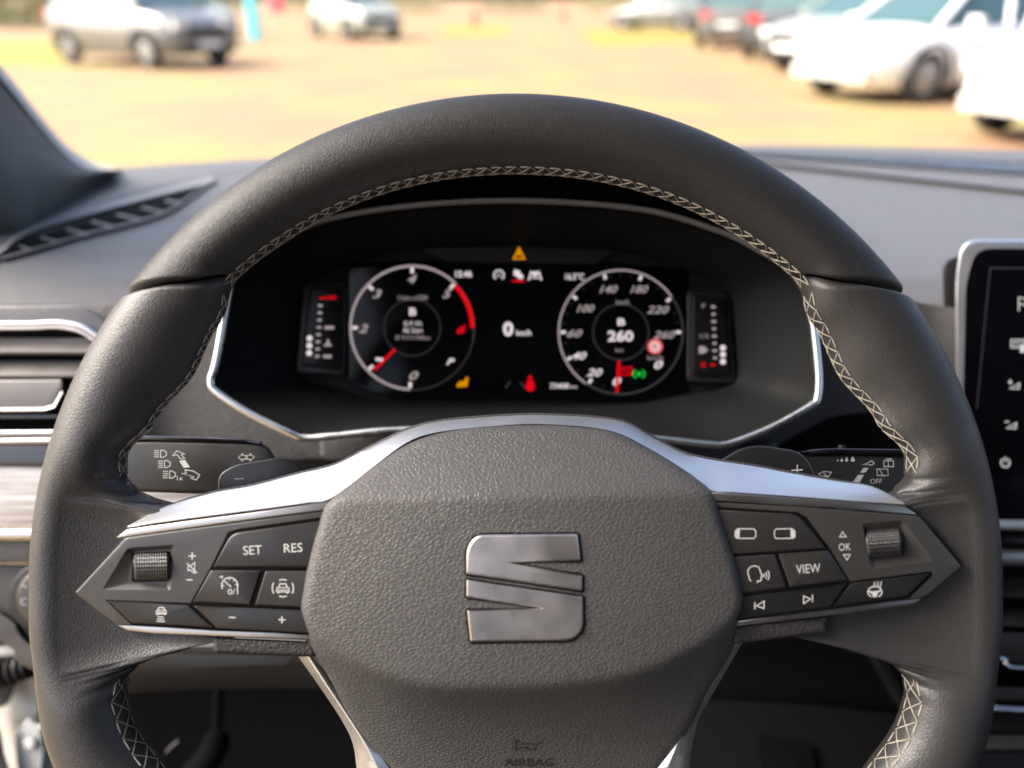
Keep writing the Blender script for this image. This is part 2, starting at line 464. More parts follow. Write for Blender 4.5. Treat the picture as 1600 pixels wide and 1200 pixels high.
M_TYRE = mat('tyre', (.02, .02, .021), .8); M_ALLOY = mat('alloy', (.45, .45, .46), .35, .8)
M_CARGLASS = mat('car_glass', (.05, .10, .10), .06, spec=.8); M_HEAD = mat('headlight_lens', (.6, .62, .62), .1)
M_TAIL = mat('tail_lens', (.55, .02, .02), .2); M_GRILLE = mat('grille', (.02, .02, .022), .35); M_PLATE = mat('number_plate', (.75, .75, .72), .5)
def car(label, loc, heading, paint, cat='car', suv=0.0, length=4.4, glass=None, grill=None):
    """x forward, y left; built at its own place as separate parts"""
    t = thing('parked_car', loc, label, cat, 'cars parked outside the windscreen')
    ch, sh = math.cos(heading), math.sin(heading)
    def W(x, y, z): return Vector((loc[0] + x * ch - y * sh, loc[1] + x * sh + y * ch, z))
    k = length / 4.4; up = suv
    # lower body: stations along the length, half section bottom -> shoulder -> centre of the bonnet
    st_ = [(-2.18, .62, .40, .80 + up), (-2.12, .76, .30, .98 + up), (-1.8, .86, .24, 1.02 + up), (-1.0, .90, .22, .98 + up), (0, .91, .22, .95 + up), (.8, .90, .22, .93 + up), (1.2, .88, .22, .90 + up), (1.8, .83, .24, .80 + up), (2.08, .72, .30, .68 + up), (2.18, .55, .40, .58 + up)]
    rows = []
    for x, w, zb, zt in st_:
        half = [(w * .86, zb), (w * .97, zb + .12), (w, (zb + zt) / 2), (w * .97, zt - .12), (w * .86, zt - .01), (w * .45, zt + .03)]
        pts = half + [(0, zt + .04)] + [(-a, b_) for a, b_ in reversed(half)]
        rows.append([W(x * k, a, b_) for a, b_ in pts])
    o = grid('body', rows, paint, t, ang=40)
    n = len(rows[0])
    me_v = rows[0], rows[-1]
    for r_ in me_v: mesh('end_panel', r_, [tuple(range(n))], paint, t)
    mesh('underside', [r_[0] for r_ in rows] + [r_[-1] for r_ in rows], [(i, i + 1, len(rows) + i + 1, len(rows) + i) for i in range(len(rows) - 1)], M_GRILLE, t)
    # glasshouse and roof
    gl = glass or M_CARGLASS
    zb, zt = .94 + up, 1.44 + up * 1.25
    a = [(-2.0, .76), (-1.0, .80), (.4, .80), (1.15, .74)]; b2 = [(-1.72, .58), (-.95, .62), (.1, .62), (.42, .56)]
    vs_ = [W(x * k, y, zb) for x, y in a] + [W(x * k, -y, zb) for x, y in reversed(a)]
    vt = [W(x * k, y, zt - (.05 if i in (0, 3) else 0)) for i, (x, y) in enumerate(b2)] + [W(x * k, -y, zt - (.05 if i in (0, 3) else 0)) for i, (x, y) in reversed(list(enumerate(b2)))]
    mesh('windows', vs_ + vt, [(i, (i + 1) % 8, 8 + (i + 1) % 8, 8 + i) for i in range(8)], gl, t, ang=20)
    rt = [W(x * k * .99, y * 1.03, zt + (0 if i in (0, 3) else .045)) for i, (x, y) in enumerate(b2)] + [W(x * k * .99, -y * 1.03, zt + (0 if i in (0, 3) else .045)) for i, (x, y) in reversed(list(enumerate(b2)))]
    rb_ = [W(x * k * 1.01, y * 1.05, zt - .05) for x, y in b2] + [W(x * k * 1.01, -y * 1.05, zt - .05) for x, y in reversed(b2)]
    mesh('roof', rt + rb_, [tuple(range(8))] + [(i, (i + 1) % 8, 8 + (i + 1) % 8, 8 + i) for i in range(8)], paint, t, ang=30)
    for s_ in (1, -1):
        for (x0, y0), (x1, y1) in ((a[0], b2[0]), (a[1], b2[1]), ((-.1, .81), (-.25, .63)), (a[3], b2[3])):
            tube('window_pillar', [W(x0 * k, y0 * s_ * 1.005, zb), W(x1 * k, y1 * s_ * 1.01, zt)], .038, paint, t, sides=5)
        for x in (-1.32, 1.34):
            prof = [(.20, .04), (.30, .02), (.325, .05), (.325, .17), (.30, .20), (.2, .19)]
            rows = [[W(x * k + r_ * math.cos(th), s_ * (.93 - y_), .325 + r_ * math.sin(th)) for r_, y_ in prof] for th in [2 * math.pi * i / 28 for i in range(28)]]
            wo = grid('wheel', rows, M_TYRE, t, closed_v=True)
            V, Fc = [], []
            for i in range(10):
                a0, a1 = 2 * math.pi * i / 10, 2 * math.pi * (i + .62) / 10
                j = len(V); V += [W(x * k + r_ * math.cos(q_), s_ * (.90 - dy), .325 + r_ * math.sin(q_)) for r_, q_, dy in ((.03, a0, 0), (.21, a0, .02), (.21, a1, .02), (.03, a1, 0))]; Fc.append((j, j + 1, j + 2, j + 3))
            j = len(V); V += [W(x * k + .21 * math.cos(2 * math.pi * i / 16), s_ * .84, .325 + .21 * math.sin(2 * math.pi * i / 16)) for i in range(16)]; Fc.append(tuple(range(j, j + 16)))
            mesh('rim', V, Fc, M_ALLOY, wo, smooth=False)
            arch = [W(x * k + .40 * math.cos(R(q_)), s_ * (.925 - .012 * abs(math.cos(R(q_)))), .34 + .40 * math.sin(R(q_))) for q_ in range(-10, 191, 20)]
            tube('wheel_arch', arch, .03, M_GRILLE, t, sides=5)
        def bx(nm, x, y, z, sx, sy, sz, m_):
            v_, f_ = box_pts(-sx, sx, -sy, sy, -sz, sz)
            return mesh(nm, [W(x + p[0], y + p[1], z + p[2]) for p in v_], f_, m_, t, smooth=False)
        bx('headlight', 2.10 * k, .56 * s_, .66 + up, .07, .16, .07, M_HEAD)
        bx('tail_light', -2.13 * k, .62 * s_, .86 + up, .05, .13, .08, M_TAIL)
        bx('mirror', .78 * k, 1.0 * s_, .98 + up, .05, .09, .07, paint)
    bx('grille', 2.17 * k, 0, .56 + up * .8, .03, .48, .09, grill or M_GRILLE)
    bx('bumper', 2.15 * k, 0, .36, .05, .66, .08, grill or M_GRILLE)
    bx('number_plate', 2.215 * k, 0, .45, .01, .26, .055, M_PLATE)
    bx('rear_plate', -2.2 * k, 0, .62, .02, .26, .055, M_PLATE)
    return t
M_CHROMEG = mat('chrome_grille', (.55, .54, .50), .4, .3)
def paint(name, c): return mat(name, c, .3, coat=.6)
P_SILVER = paint('silver_car_paint', (.14, .14, .13)); P_WHITE = paint('white_car_paint', (.80, .80, .78)); P_GREY = paint('grey_car_paint', (.13, .13, .12)); P_PALE = paint('pale_car_paint', (.34, .36, .31)); P_DARK = paint('dark_car_paint', (.06, .065, .07))
def at(px, py): return ground_at(px, py)
car('silver off-road car with dark front end parked beside the cyan banner', at(228, 100), R(-33), P_SILVER, suv=.14)
car('pale green tall car parked beyond the cyan banner', at(555, 60), R(-55), P_PALE, suv=.16)
car('grey hatchback with red tail lights parked between the far car and the darker car', at(1150, 72), R(68), P_GREY)
car('darkest car with red tail lights parked just behind the white cars', at(1240, 88), R(64), P_DARK)
car('white car standing between the dark car and the other white car', at(1462, 146), R(205), P_WHITE, grill=M_CHROMEG)
car('white car parked closest to the dashboard, in front of the other white car', at(1800, 208), R(206), P_WHITE, suv=.05, grill=M_CHROMEG)
car('grey car parked far off beside the yellow verge', at(1030, 48), R(150), P_GREY)
car('cream car parked between the dark car and the white cars', at(1352, 108), R(207), P_PALE, suv=.03)
car('pale grey car parked between the banners and the far shrubs', at(300, 62), R(-48), P_PALE, suv=.1)
# banners, cone
M_CYAN = mat('cyan_banner', (.10, .62, .72), .6); M_PINKB = mat('red_banner', (.75, .16, .20), .6); M_POLE = mat('banner_pole', (.5, .5, .5), .4, .6); M_CONE = mat('cone_plastic', (.80, .12, .05), .6)
def banner(loc, w, z0, z1, m, label):
    t = thing('banner', loc, label, 'banner')
    x, y, _ = loc
    rows = [[(x - w / 2, y - .02 * math.sin(i), z0 + (z1 - z0) * i / 8), (x, y - .06 - .02 * math.sin(i), z0 + (z1 - z0) * i / 8), (x + w / 2 - .08 * (i / 8) ** 2, y, z0 + (z1 - z0) * i / 8)] for i in range(9)]
    rows2 = [[(a_, b_ + .02, c_) for a_, b_, c_ in r_] for r_ in rows]
    grid('cloth', rows + rows2[::-1], m, t, closed_v=True)
    tube('pole', [(x - w / 2, y + .03, 0), (x - w / 2, y + .03, z1 + .2)], .025, M_POLE, t)
    mesh('foot', *box_pts(x - w / 2 - .25, x - w / 2 + .25, y - .22, y + .28, 0, .05), M_POLE, t)
banner(at(400, 66), .36, .08, 2.6, M_CYAN, 'tall cyan banner standing between the parked cars')
banner(at(437, 46), .7, .7, 3.2, M_PINKB, 'red banner standing behind the cyan banner')
def cone(loc, label, s=1.0):
    t = thing('traffic_cone', loc, label, 'traffic cone')
    prof = [(.17, .03), (.14, .05), (.10, .25), (.06, .45), (.03, .6), (.0, .61)]
    grid('cone_body', [[(loc[0] + r_ * s * math.cos(2 * math.pi * i / 20), loc[1] + r_ * s * math.sin(2 * math.pi * i / 20), z_ * s) for r_, z_ in prof] for i in range(20)], M_CONE, t, closed_v=True)
    mesh('cone_base', *box_pts(loc[0] - .22 * s, loc[0] + .22 * s, loc[1] - .22 * s, loc[1] + .22 * s, 0, .035 * s), M_CONE, t)
cone(at(742, 40), 'orange red traffic cone on the paving beyond the wheel rim', 1.5)
cone(at(880, 30), 'orange traffic cone farther back on the paving', 1.6)
# hedge and shrubs that close the view
M_LEAFY = mat('hedge_leaf', (.17, .16, .03), .7); M_LEAFG = mat('shrub_leaf', (.09, .13, .05), .7); M_TWIG = mat('twig', (.08, .06, .04), .9)
def shrub(loc, rx, ry, h, m, label, n=900, group=None):
    t = thing('shrub', loc, label, 'shrub', group)
    V, Fc = [], []
    for i in range(n):
        th, u, rr_ = random.uniform(0, 6.283), random.random(), random.random() ** .4
        zz = .12 + (h - .12) * u; sc = rr_ * math.sqrt(max(.05, 1 - (2 * u - .8) ** 2 * .55)) * random.uniform(.8, 1.1)
        c = Vector((loc[0] + rx * sc * math.cos(th), loc[1] + ry * sc * math.sin(th), zz))
        a_ = Vector((random.gauss(0, 1), random.gauss(0, 1), random.gauss(0, 1))).normalized(); b_ = a_.orthogonal().normalized(); s_ = random.uniform(.07, .16)
        j = len(V); V += [c - a_ * s_, c + b_ * s_ * .5, c + a_ * s_, c - b_ * s_ * .5]; Fc.append((j, j + 1, j + 2, j + 3))
    tag(mesh('foliage', V, Fc, m, t, smooth=False), None, None, kind='stuff')
    tube('stem', [(loc[0], loc[1], 0), (loc[0] + .05, loc[1], h * .4), (loc[0], loc[1] + .04, h * .75)], [.06, .045, .02], M_TWIG, t)
M_LEAFP = mat('pale_leaf', (.26, .27, .12), .7)
for i, px in enumerate((1230, 1330, 1430, 1530, 1630, 1740)):
    shrub(ground_at(px, 30 + i * 3), 2.0, 1.5, 3.0, M_LEAFY, 'yellow green shrub in the hedge behind the white cars', 1300, 'hedge behind the white cars')
for i, px in enumerate((-160, -60, 40, 130)):
    shrub(ground_at(px, 44), 2.2, 1.4, 1.9 + .3 * (i % 2), M_LEAFP, 'pale grey green shrub in the row behind the silver car', 1300, 'shrubs behind the silver car')
for i, px in enumerate((330, 480, 640, 800, 960, 1090)):
    shrub(ground_at(px, 20), 4.0, 2.2, 2.2 + .7 * (i % 2), M_LEAFP if i % 3 else M_LEAFG, 'pale leafy shrub in the row far across the paving', 1500, 'shrubs far across the paving')

# ================================================================== THE CABIN
ZT = 1.086                       # height of the dash top
def T(px, py, dz=0.0): return P(px, py, dplane(py, ZT + dz))
dash = thing('dashboard', Vector((0.1, .55, .75)), 'dark grey grained dashboard behind the steering wheel under the windscreen', 'dashboard')
# top pad: from the windscreen edge to the rolled front edge, then down the front
xs = [-700 + i * 40 for i in range(76)]
rows = []
def far_y(x): return 227.5 + 3.8e-5 * (x - 1150) ** 2
for k in range(22):
    row = []
    for x in xs:
        y0 = far_y(x)
        if k == 0: row.append(T(x, y0 + .5, -.03))
        elif k == 1: row.append(T(x, y0))
        elif k < 14:
            t = (k - 1) / 12; y = y0 + (432 - y0) * t
            row.append(T(x, y, .0))
        else:
            t = (k - 14) / 7
            inc = sstep(230, 400, x) * (1 - sstep(1180, 1330, x))       # stays behind the cluster opening
            y = 432 + 150 * t * (1 - inc)
            d0 = dplane(432, ZT); dd = d0 - .042 * (1 - inc) * math.sin(min(1, t * 1.25) * math.pi / 2)
            row.append(P(x, y, dd))
    rows.append(row)
grid('top_pad', rows, M_DASH, dash, ang=80)
# ledge strips running along the foot of the windscreen on the passenger side
def ribbon_top(name, ya, yb, x0, x1, h, m, n=24):
    rws = []
    for i in range(n + 1):
        x = x0 + (x1 - x0) * i / n
        a, b = ya(x), yb(x)
        rws.append([T(x, a, 0), T(x, a + .4, h), T(x, (a + b) / 2, h * 1.1), T(x, b - .6, h), T(x, b + .4, 0)])
    return grid(name, rws, m, dash, ang=30)
ribbon_top('windscreen_ledge', lambda x: 229 + (x - 1150) * .02, lambda x: 236 + (x - 1150) * .04, 1000, 2100, .002, M_DASH)
ribbon_top('demister_strip', lambda x: 237.5 + (x - 1190) * .043, lambda x: 243 + (x - 1190) * .068, 1000, 2100, .003, M_STRIP)
ribbon_top('tray_edge', lambda x: 253 + (x - 1215) * .105, lambda x: 257 + (x - 1215) * .108, 1050, 2100, .004, M_DASH)
# front panel with the opening for the instrument cluster
RING = [(353, 480), (338, 566), (330, 594), (338, 611), (388, 644), (453, 676), (478, 684), (520, 681), (615, 672), (720, 671), (900, 673), (1030, 686), (1103, 694), (1140, 693), (1207, 667), (1266, 634), (1277, 622), (1279, 585), (1272, 513), (1240, 430), (1180, 390), (1120, 362), (1000, 330), (810, 317), (640, 325), (500, 350), (430, 388), (375, 428)]
ring_s = smoothline(RING, 5, True)
plate('front_panel', [(-500, 560), (170, 470), (300, 440), (380, 380), (480, 320), (640, 296), (820, 288), (1000, 300), (1150, 340), (1250, 400), (1420, 470), (2000, 560), (2000, 745), (1150, 728), (480, 724), (-500, 745)], .479, M_DASHLOW, dash, 30, 4, holes=[inset(ring_s, -3)], unit=.00038)
# steering column shroud below the cluster, with its joint
plate('column_cover', rounded([(500, 685), (640, 677), (640, 712), (520, 722), (500, 716)], 6), .468, M_DASHLOW, dash, 30, 5, unit=.00037)
plate('column_cover', rounded([(1040, 694), (1100, 699), (1160, 699), (1215, 690), (1215, 745), (1040, 745)], 8), .470, M_DASHLOW, dash, 30, 6, unit=.00037)
plate('column_gap_shade', [(420, 718), (700, 712), (700, 800), (420, 800)], .474, M_VOID, dash, 4, 1)  # flat black plates, the gap's shade put into their colour
plate('column_gap_shade', smoothline([(1180, 720), (1222, 694), (1270, 668), (1310, 650), (1400, 640), (1460, 640), (1460, 800), (1180, 800)], 4, True), .4775, M_VOID, dash, 4, 1)
# light wood-effect decor band, its dark upper edge and the skin under it
plate('decor_band', [(-500, 728), (60, 728), (350, 742), (350, 815), (60, 826), (-500, 826)], .470, M_DECOR, dash, 20, 3, unit=.00037)
plate('decor_top_edge', [(-500, 694), (60, 694), (220, 706), (350, 716), (350, 741), (60, 727), (-500, 727)], .466, M_GLOSS, dash, 20, 3, unit=.00037)
plate('decor_lower_edge', [(-500, 827), (60, 827), (350, 816), (350, 828), (60, 842), (-500, 842)], .468, M_SILVER2, dash, 20, 4, unit=.00037)
plate('lower_pad', [(-500, 843), (120, 843), (360, 835), (360, 880), (-500, 880)], .474, M_DASHLOW, dash, 30, 3, unit=.00037)
plate('switch_panel', rounded([(-500, 881), (200, 881), (200, 1010), (60, 1018), (0, 962), (-500, 900)], [0, 0, 20, 60, 60, 0]), .482, M_GREYPL, dash, 30, 4, unit=.00037)
plate('lower_pad', smoothline([(-500, 900), (-200, 905), (0, 956), (40, 1000), (110, 1024), (300, 1020), (300, 1062), (110, 1062), (30, 1036), (0, 1002), (-200, 950), (-500, 940)], 3, True), .478, M_DASHLOW, dash, 30, 5, unit=.00037)
# knee panel seen through the wheel, and the dark footwell behind it
rows = []
for k, (y, dd) in enumerate([(985, .455), (1010, .45), (1030, .452), (1052, .458), (1070, .470), (1077, .49), (1079, .55)]):
    rows.append([P(x, y + (4 * math.sin(x / 90) if k > 3 else 0), dd + (.02 if x > 470 else 0) * 0) for x in range(100, 700, 25)])
grid('knee_panel', rows, M_GREYPL, dash, ang=40)
plate('knee_panel_scoop', rounded([(240, 1022), (460, 1026), (450, 1040), (285, 1044)], 10), .4475, M_BLACK, dash, 3, 1)
rows = [[P(x, y, dd) for x in (-100, 300, 700, 1000, 1300, 1700)] for y, dd in ((960, .72), (1060, .76), (1160, .78), (1300, .78))]
grid('footwell_lining', rows, M_CARPET, dash)
# centre tunnel flank on the right side of the footwell
plate('tunnel_panel', [(1080, 985), (1340, 985), (1440, 1140), (1470, 1300), (1080, 1300)], .60, M_TUNNEL, dash, 10, 3, unit=.0005)
plate('tunnel_panel', [(1060, 1092), (1250, 1100), (1400, 1115), (1400, 1300), (1040, 1300)], .585, M_TUNNEL2, dash, 10, 4, unit=.0005)
plate('tunnel_pocket', rounded([(1180, 1150), (1270, 1165), (1282, 1240), (1190, 1240)], 8), .580, M_TUNNEL, dash, 5, 3, unit=.0005)
tube('tunnel_rib', [P(1335, 975, .56), P(1370, 1030, .56), P(1405, 1090, .56), P(1450, 1150, .56)], .004, M_BLACK, dash)
tube('footrest_edge', smoothline([tuple(P(345, 1010, .62)), tuple(P(340, 1120, .62)), tuple(P(335, 1170, .61)), tuple(P(300, 1215, .6))], 6), [.004] * 9 + [.010] * 10, M_CARPET, dash)
tube('pedal_clip', [P(262, 1176, .56), P(270, 1166, .56), P(281, 1158, .56)], .0020, M_BLACK, dash)
# windscreen demister slot on the left: black sheet painting the slot's shade, louvres, raised lip
slot = [(2, 401), (36, 374), (322, 287), (306, 299), (256, 331), (120, 367)]
dv = lambda dz: (lambda x, y: dplane(y, ZT + dz))
plate('demister_slot_shade', slot, dv(.0014), M_VOID, dash, .8, .1)
lip = smoothline([(-60, 430), (0, 396), (22, 376), (60, 357), (140, 334), (230, 310), (334, 284)], 6)
rows = []
for x, y in lip: rows.append([T(x + 2, y - 9, 0), T(x + 1, y - 5, .003), T(x, y - 1, .004), T(x + 1, y + 1, .003), T(x + 1.5, y + 2, 0)])
grid('demister_lip', rows, M_LIP, dash, ang=40)
lip2 = smoothline([(0, 403), (60, 387), (130, 366), (200, 349), (258, 331), (306, 300), (325, 286)], 6)
rows = []
for x, y in lip2: rows.append([T(x, y - 1.5, 0), T(x, y - .5, .003), T(x, y + 2, .003), T(x, y + 4, 0)])
grid('demister_lip', rows, M_DASH, dash, ang=40)
for (x0, y0, x1, y1) in [(30, 384, 48, 391), (64, 371, 94, 379), (104, 358, 138, 367), (143, 346, 178, 355), (182, 335, 218, 343), (221, 324, 254, 332), (258, 313, 283, 318)]:
    rows = []
    for t in (0, .5, 1):
        x, y = x0 + (x1 - x0) * t, y0 + (y1 - y0) * t
        rows.append([T(x, y - 1.6, .0016), T(x, y - 1.3, .0032), T(x, y + 1.2, .0032), T(x, y + 1.7, .0016)])
    grid('louvre', rows, M_LIP, dash, ang=30)
# faint step between windscreen foot and pad on the driver side
rows = []
for x, y in smoothline([(60, 352), (140, 318), (240, 290), (330, 270), (430, 255)], 6): rows.append([T(x, y - 4, 0), T(x, y - 2, .002), T(x, y + 2, .002), T(x, y + 9, 0)])
grid('pad_step', rows, M_DASH, dash, ang=60)

# ------------------------------------------------------------------ instrument cluster
clu = thing('instrument_cluster', P(805, 640, .4640), 'digital instrument cluster with lit rev counter and speedometer in a silver rimmed hood', 'instrument cluster')
CX, CY = 806, 520
FACE = [(470, 560), (469, 500), (474, 458), (490, 436), (560, 410), (650, 388), (805, 384), (962, 390), (1060, 418), (1122, 444), (1139, 460), (1144, 520), (1147, 585), (1126, 607), (1060, 618), (985, 630), (805, 634), (620, 630), (530, 608), (485, 598), (472, 582)]
def by_angle(poly, n):
    q = [(math.atan2(y - CY, x - CX), x, y) for x, y in poly]
    out = []
    m_ = len(poly)
    for i in range(n):
        a = 2 * math.pi * i / n
        dx, dy = math.cos(a), math.sin(a); best = None
        for k in range(m_):
            (x1, y1), (x2, y2) = poly[k], poly[(k + 1) % m_]
            ex, ey = x2 - x1, y2 - y1; det = dx * -ey + ex * dy
            if abs(det) < 1e-9: continue
            t = ((x1 - CX) * -ey + ex * (y1 - CY)) / det; u = (dx * (y1 - CY) - dy * (x1 - CX)) / det
            if t > 0 and -1e-6 <= u <= 1 + 1e-6 and (best is None or t > best): best = t
        out.append((CX + dx * best, CY + dy * best))
    return out
NA_ = 160
A = by_angle(ring_s, NA_); B = by_angle(smoothline(FACE, 4, True), NA_)
rows = []
for t, dd in ((-.03, .4260), (0, .4220), (.03, .4240), (.3, .4340), (.62, .4460), (.9, .4580), (1.0, .4640)):
    rows.append([P(a[0] + (b[0] - a[0]) * t, a[1] + (b[1] - a[1]) * t, dd) for a, b in zip(A, B)])
grid('cluster_shroud', rows, M_HOODIN, clu, closed_u=True, ang=50)
plate('cluster_face', smoothline(FACE, 4, True), .4635, M_HOODIN, clu, 6, 2, unit=.0004)
# silver surround (lower U) and the brow above
i0, i1 = 0, 18
U = smoothline([(x, y) for x, y in RING[0:19]], 8)
U = [(360, 440)] + U + [(1262, 470)]
tube('bezel_trim', [P(x, y, .4190) for x, y in U], .0021, M_BEZEL, clu, sides=10)
brow = smoothline([(340, 480), (375, 425), (430, 386), (500, 347), (640, 323), (810, 315), (1000, 328), (1120, 361), (1180, 389), (1240, 430), (1280, 500)], 6)
rows = []
for x, y in brow:
    u = (x - 805) / 470
    rows.append([P(x, y + 7, .426), P(x, y + 2, .416), P(x, y - 2, .414), P(x - u * 4, y - 5, .4145), P(x, y - 7, .417), P(x, y - 60 + 10 * u * u, .398), P(x, y - 72 + 12 * u * u, .404), P(x, 236 + 60 * u * u if y < 420 else y - 90, .72 if y < 420 else .6)])
grid('cluster_hood', rows, M_HOOD, clu, ang=50)
tube('hood_edge', [P(x, y - 1, .4142) for x, y in brow], .0016, M_HOODEDGE, clu, sides=8)
# screen and side gauges
plate('screen', rounded([(545, 412), (690, 406), (935, 410), (1072, 420), (1074, 610), (985, 626), (620, 626), (545, 600)], 10), .4615, M_GLASS, clu, 4, 1, unit=.0004)
plate('warning_bar', rounded([(655, 387), (805, 383), (966, 392), (931, 413), (697, 409)], 4), .4608, M_WARNBAR, clu, 5, 2, unit=.0004)
sgl = plate('side_gauge', rounded([(483, 449), (534, 447), (531, 577), (471, 572)], 7), .4580, M_GLASS2, clu, 10, 3, unit=.0004)
sgr = plate('side_gauge', rounded([(1082, 460), (1133, 466), (1141, 586), (1081, 586)], 7), .4580, M_GLASS2, clu, 10, 3, unit=.0004)
plate('gauge_frame', rounded([(474, 442), (543, 440), (540, 588), (462, 584)], 10), .4602, M_BLACK, clu, 8, 3, unit=.0004)
plate('gauge_frame', rounded([(1074, 452), (1140, 458), (1151, 600), (1073, 598)], 10), .4602, M_BLACK, clu, 8, 3, unit=.0004)
dsp = .4615
WHT, DIM, RED, AMB, GRN, RNG = M_LIT, M_DIM, M_RED, M_AMB, M_GRN, M_RING
def dial(cx, cy):
    return (lambda a, r: (cx + r * math.cos(R(a)), cy - r * math.sin(R(a))))
# rev counter: angles counted in degrees, 0 at the bottom, clockwise
TX, TY = 644, 512
q = dial(TX, TY)
g = Decal(dsp, .0003).arc(TX, TY, 96.5, 268, 45, 3.8).build('rev_ring', RNG, clu)
Decal(dsp, .00025).arc(TX, TY, 97.5, 45, -92, 1.6).arc(TX, TY, 44, 0, 360, 1.6).arc(TX, TY, 96.5, -12, 10, 2).build('rev_ring_dim', DIM, clu)
Decal(dsp, .0004).arc(TX, TY, 94, 44, 0, 6.5).build('red_zone', RED, clu)
for a in (268, 224, 180, 136, 90, 46): Decal(dsp, .0005).line([q(a, 94), q(a, 85)], 5).build('rev_tick', WHT, clu)
for t, a in (('0', 272), ('2', 181), ('3', 136), ('4', 90), ('5', 44)):
    x, y = q(a, 76 if t != '0' else 75)
    Decal(dsp, .0004).text(t, x, y, 13.5, 15, 0, .35, .03).build('rev_numeral', M_NUM, clu)
Decal(dsp, .0004).text('6', *q(-2, 77), 13.5, 15, 0, .35, .03).build('rev_numeral', RED, clu)
Decal(dsp, .0004).text('P', 704, 565, 10, 13, 0, .35, .03).build('gear_letter', WHT, clu)
Decal(dsp, .0005).line([(585, 578), (617, 546)], 4).build('rev_needle', RED, clu)
Decal(dsp, .0006).line([(587, 561), (598, 562)], 5).build('rev_tick', WHT, clu)
Decal(dsp, .0004).text('1/min x1000', 645, 465, 7.5, 46).build('rev_unit', DIMW := M_NUM, clu)
Decal(dsp, .0004).text('B', 645, 487, 12, 11, 0, 0, .03).build('trip_lettering', WHT, clu)
Decal(dsp, .0004).text('0,9 l/h', 645, 506, 8.5, 28).build('trip_lettering', WHT, clu)
Decal(dsp, .0004).text('Ab Start', 645, 516, 8, 31).build('trip_lettering', WHT, clu)
Decal(dsp, .0004).text('Ø 9,9 l/100km', 645, 528, 8, 54).build('trip_lettering', M_NUM, clu)
# speedometer
VX, VY = 970, 519
q = dial(VX, VY)
Decal(dsp, .0003).arc(VX, VY, 97, 236, 35, 2.7).build('speed_ring', RNG, clu)
Decal(dsp, .00025).arc(VX, VY, 97, 35, -124, 2.6).arc(VX, VY, 43.5, 0, 360, 1.6).build('speed_ring_dim', DIM, clu)
for a in (238, 207, 180, 143, 106, 70, 34, 0): Decal(dsp, .0005).line([q(a, 94), q(a, 86)], 4.5).build('speed_tick', WHT, clu)
g = Decal(dsp, .0004)
for i in range(27):
    a = 262 - i * 10.1
    g.dot(*q(a, 89), 1.3, n=6)
tag(g.build('minor_ticks', DIM, clu), None, None, kind='stuff')
for t, x, y, w in (('20', 929, 582, 25), ('40', 905, 556, 23), ('60', 898, 521, 24), ('100', 915, 482, 28), ('140', 951, 452, 28), ('180', 999, 452, 28), ('220', 1028, 484, 35), ('260', 1038, 523, 34)):
    Decal(dsp, .0004).text(t, x, y, 12, w, 0, .35, .02).build('speed_numeral', M_NUM if t not in ('20', '40') else WHT, clu)
Decal(dsp, .0004).text('0', 964, 596, 13, 14, 0, .3, .03).build('speed_lettering', WHT, clu)
Decal(dsp, .0004).text('0', 1029, 570, 13, 14, 0, .3, .03).build('speed_lettering', WHT, clu)
Decal(dsp, .0004).text('B', 971, 503, 11, 12, 0, 0, .03).build('speed_lettering', WHT, clu)
Decal(dsp, .0004).text('260', 969.5, 525, 17, 40, 0, 0, .03).build('speed_lettering', WHT, clu)
Decal(dsp, .0004).text('km/h', 973, 472, 7.5, 20).build('speed_unit', M_NUM, clu)
Decal(dsp, .0004).text('km', 968, 547, 6, 12).build('speed_unit', M_NUM, clu)
Decal(dsp, .0004).text('km/h', 1024, 559, 7, 24).build('speed_unit', M_NUM, clu)
Decal(dsp, .0006).line([(964, 613), (967, 564)], 4.4).build('speed_needle', RED, clu)
Decal(dsp, .0004).line([(971, 575), (987, 574), (987, 585), (971, 586)], 2.2, True).line([(975, 580), (983, 580)], 2.4).build('assist_symbol', RED, clu)
Decal(dsp, .0004).arc(998.5, 584.5, 9, 120, 240, 2.4, ry=7).arc(998.5, 584.5, 9, -60, 60, 2.4, ry=7).dot(998.5, 584.5, 4.5, 3.5).build('assist_symbol', GRN, clu)
Decal(dsp, .0004).dot(1023.5, 541.5, 12, n=24).build('limit_sign', M_PINK, clu)
Decal(dsp, .0005).arc(1023.5, 541.5, 10.5, 0, 360, 2.2).build('limit_ring', RED, clu)
Decal(dsp, .0006).dot(1023, 541, 2).build('limit_value', M_DIM, clu)
# top row, middle and bottom row
Decal(dsp, .0004).text('15:46', 724.5, 428, 10.5, 26, 0, 0, .03).build('display_lettering', WHT, clu)
Decal(dsp, .0004).text('16.5°C', 898, 432, 10.5, 29, 0, 0, .02).build('display_lettering', WHT, clu)
Decal(dsp, .0004).text('0', 794, 514, 23, 16, 0, 0, .04).build('display_lettering', WHT, clu)
Decal(dsp, .0004).text('km/h', 818.5, 520, 9, 23, 0, 0, .02).build('display_lettering', WHT, clu)
Decal(dsp, .0004).text('73408', 874, 603, 8.5, 29, 0, .1, .02).build('odometer', WHT, clu)
Decal(dsp, .0004).text('km', 896, 604, 5.5, 11).build('odometer', WHT, clu)
Decal(dsp, .0004).arc(779.5, 430, 7.5, -50, 230, 2.4).text('A', 779.5, 430, 6.5, 6).build('status_symbol', WHT, clu)
Decal(dsp, .0004).dot(808, 427, 6, 5).dot(813, 432, 5, 4).line([(804, 421), (815, 436)], 2.4).build('status_symbol', WHT, clu)
Decal(dsp, .0005).line([(800, 439), (820, 439.5)], 2.8).build('status_symbol', RED, clu)
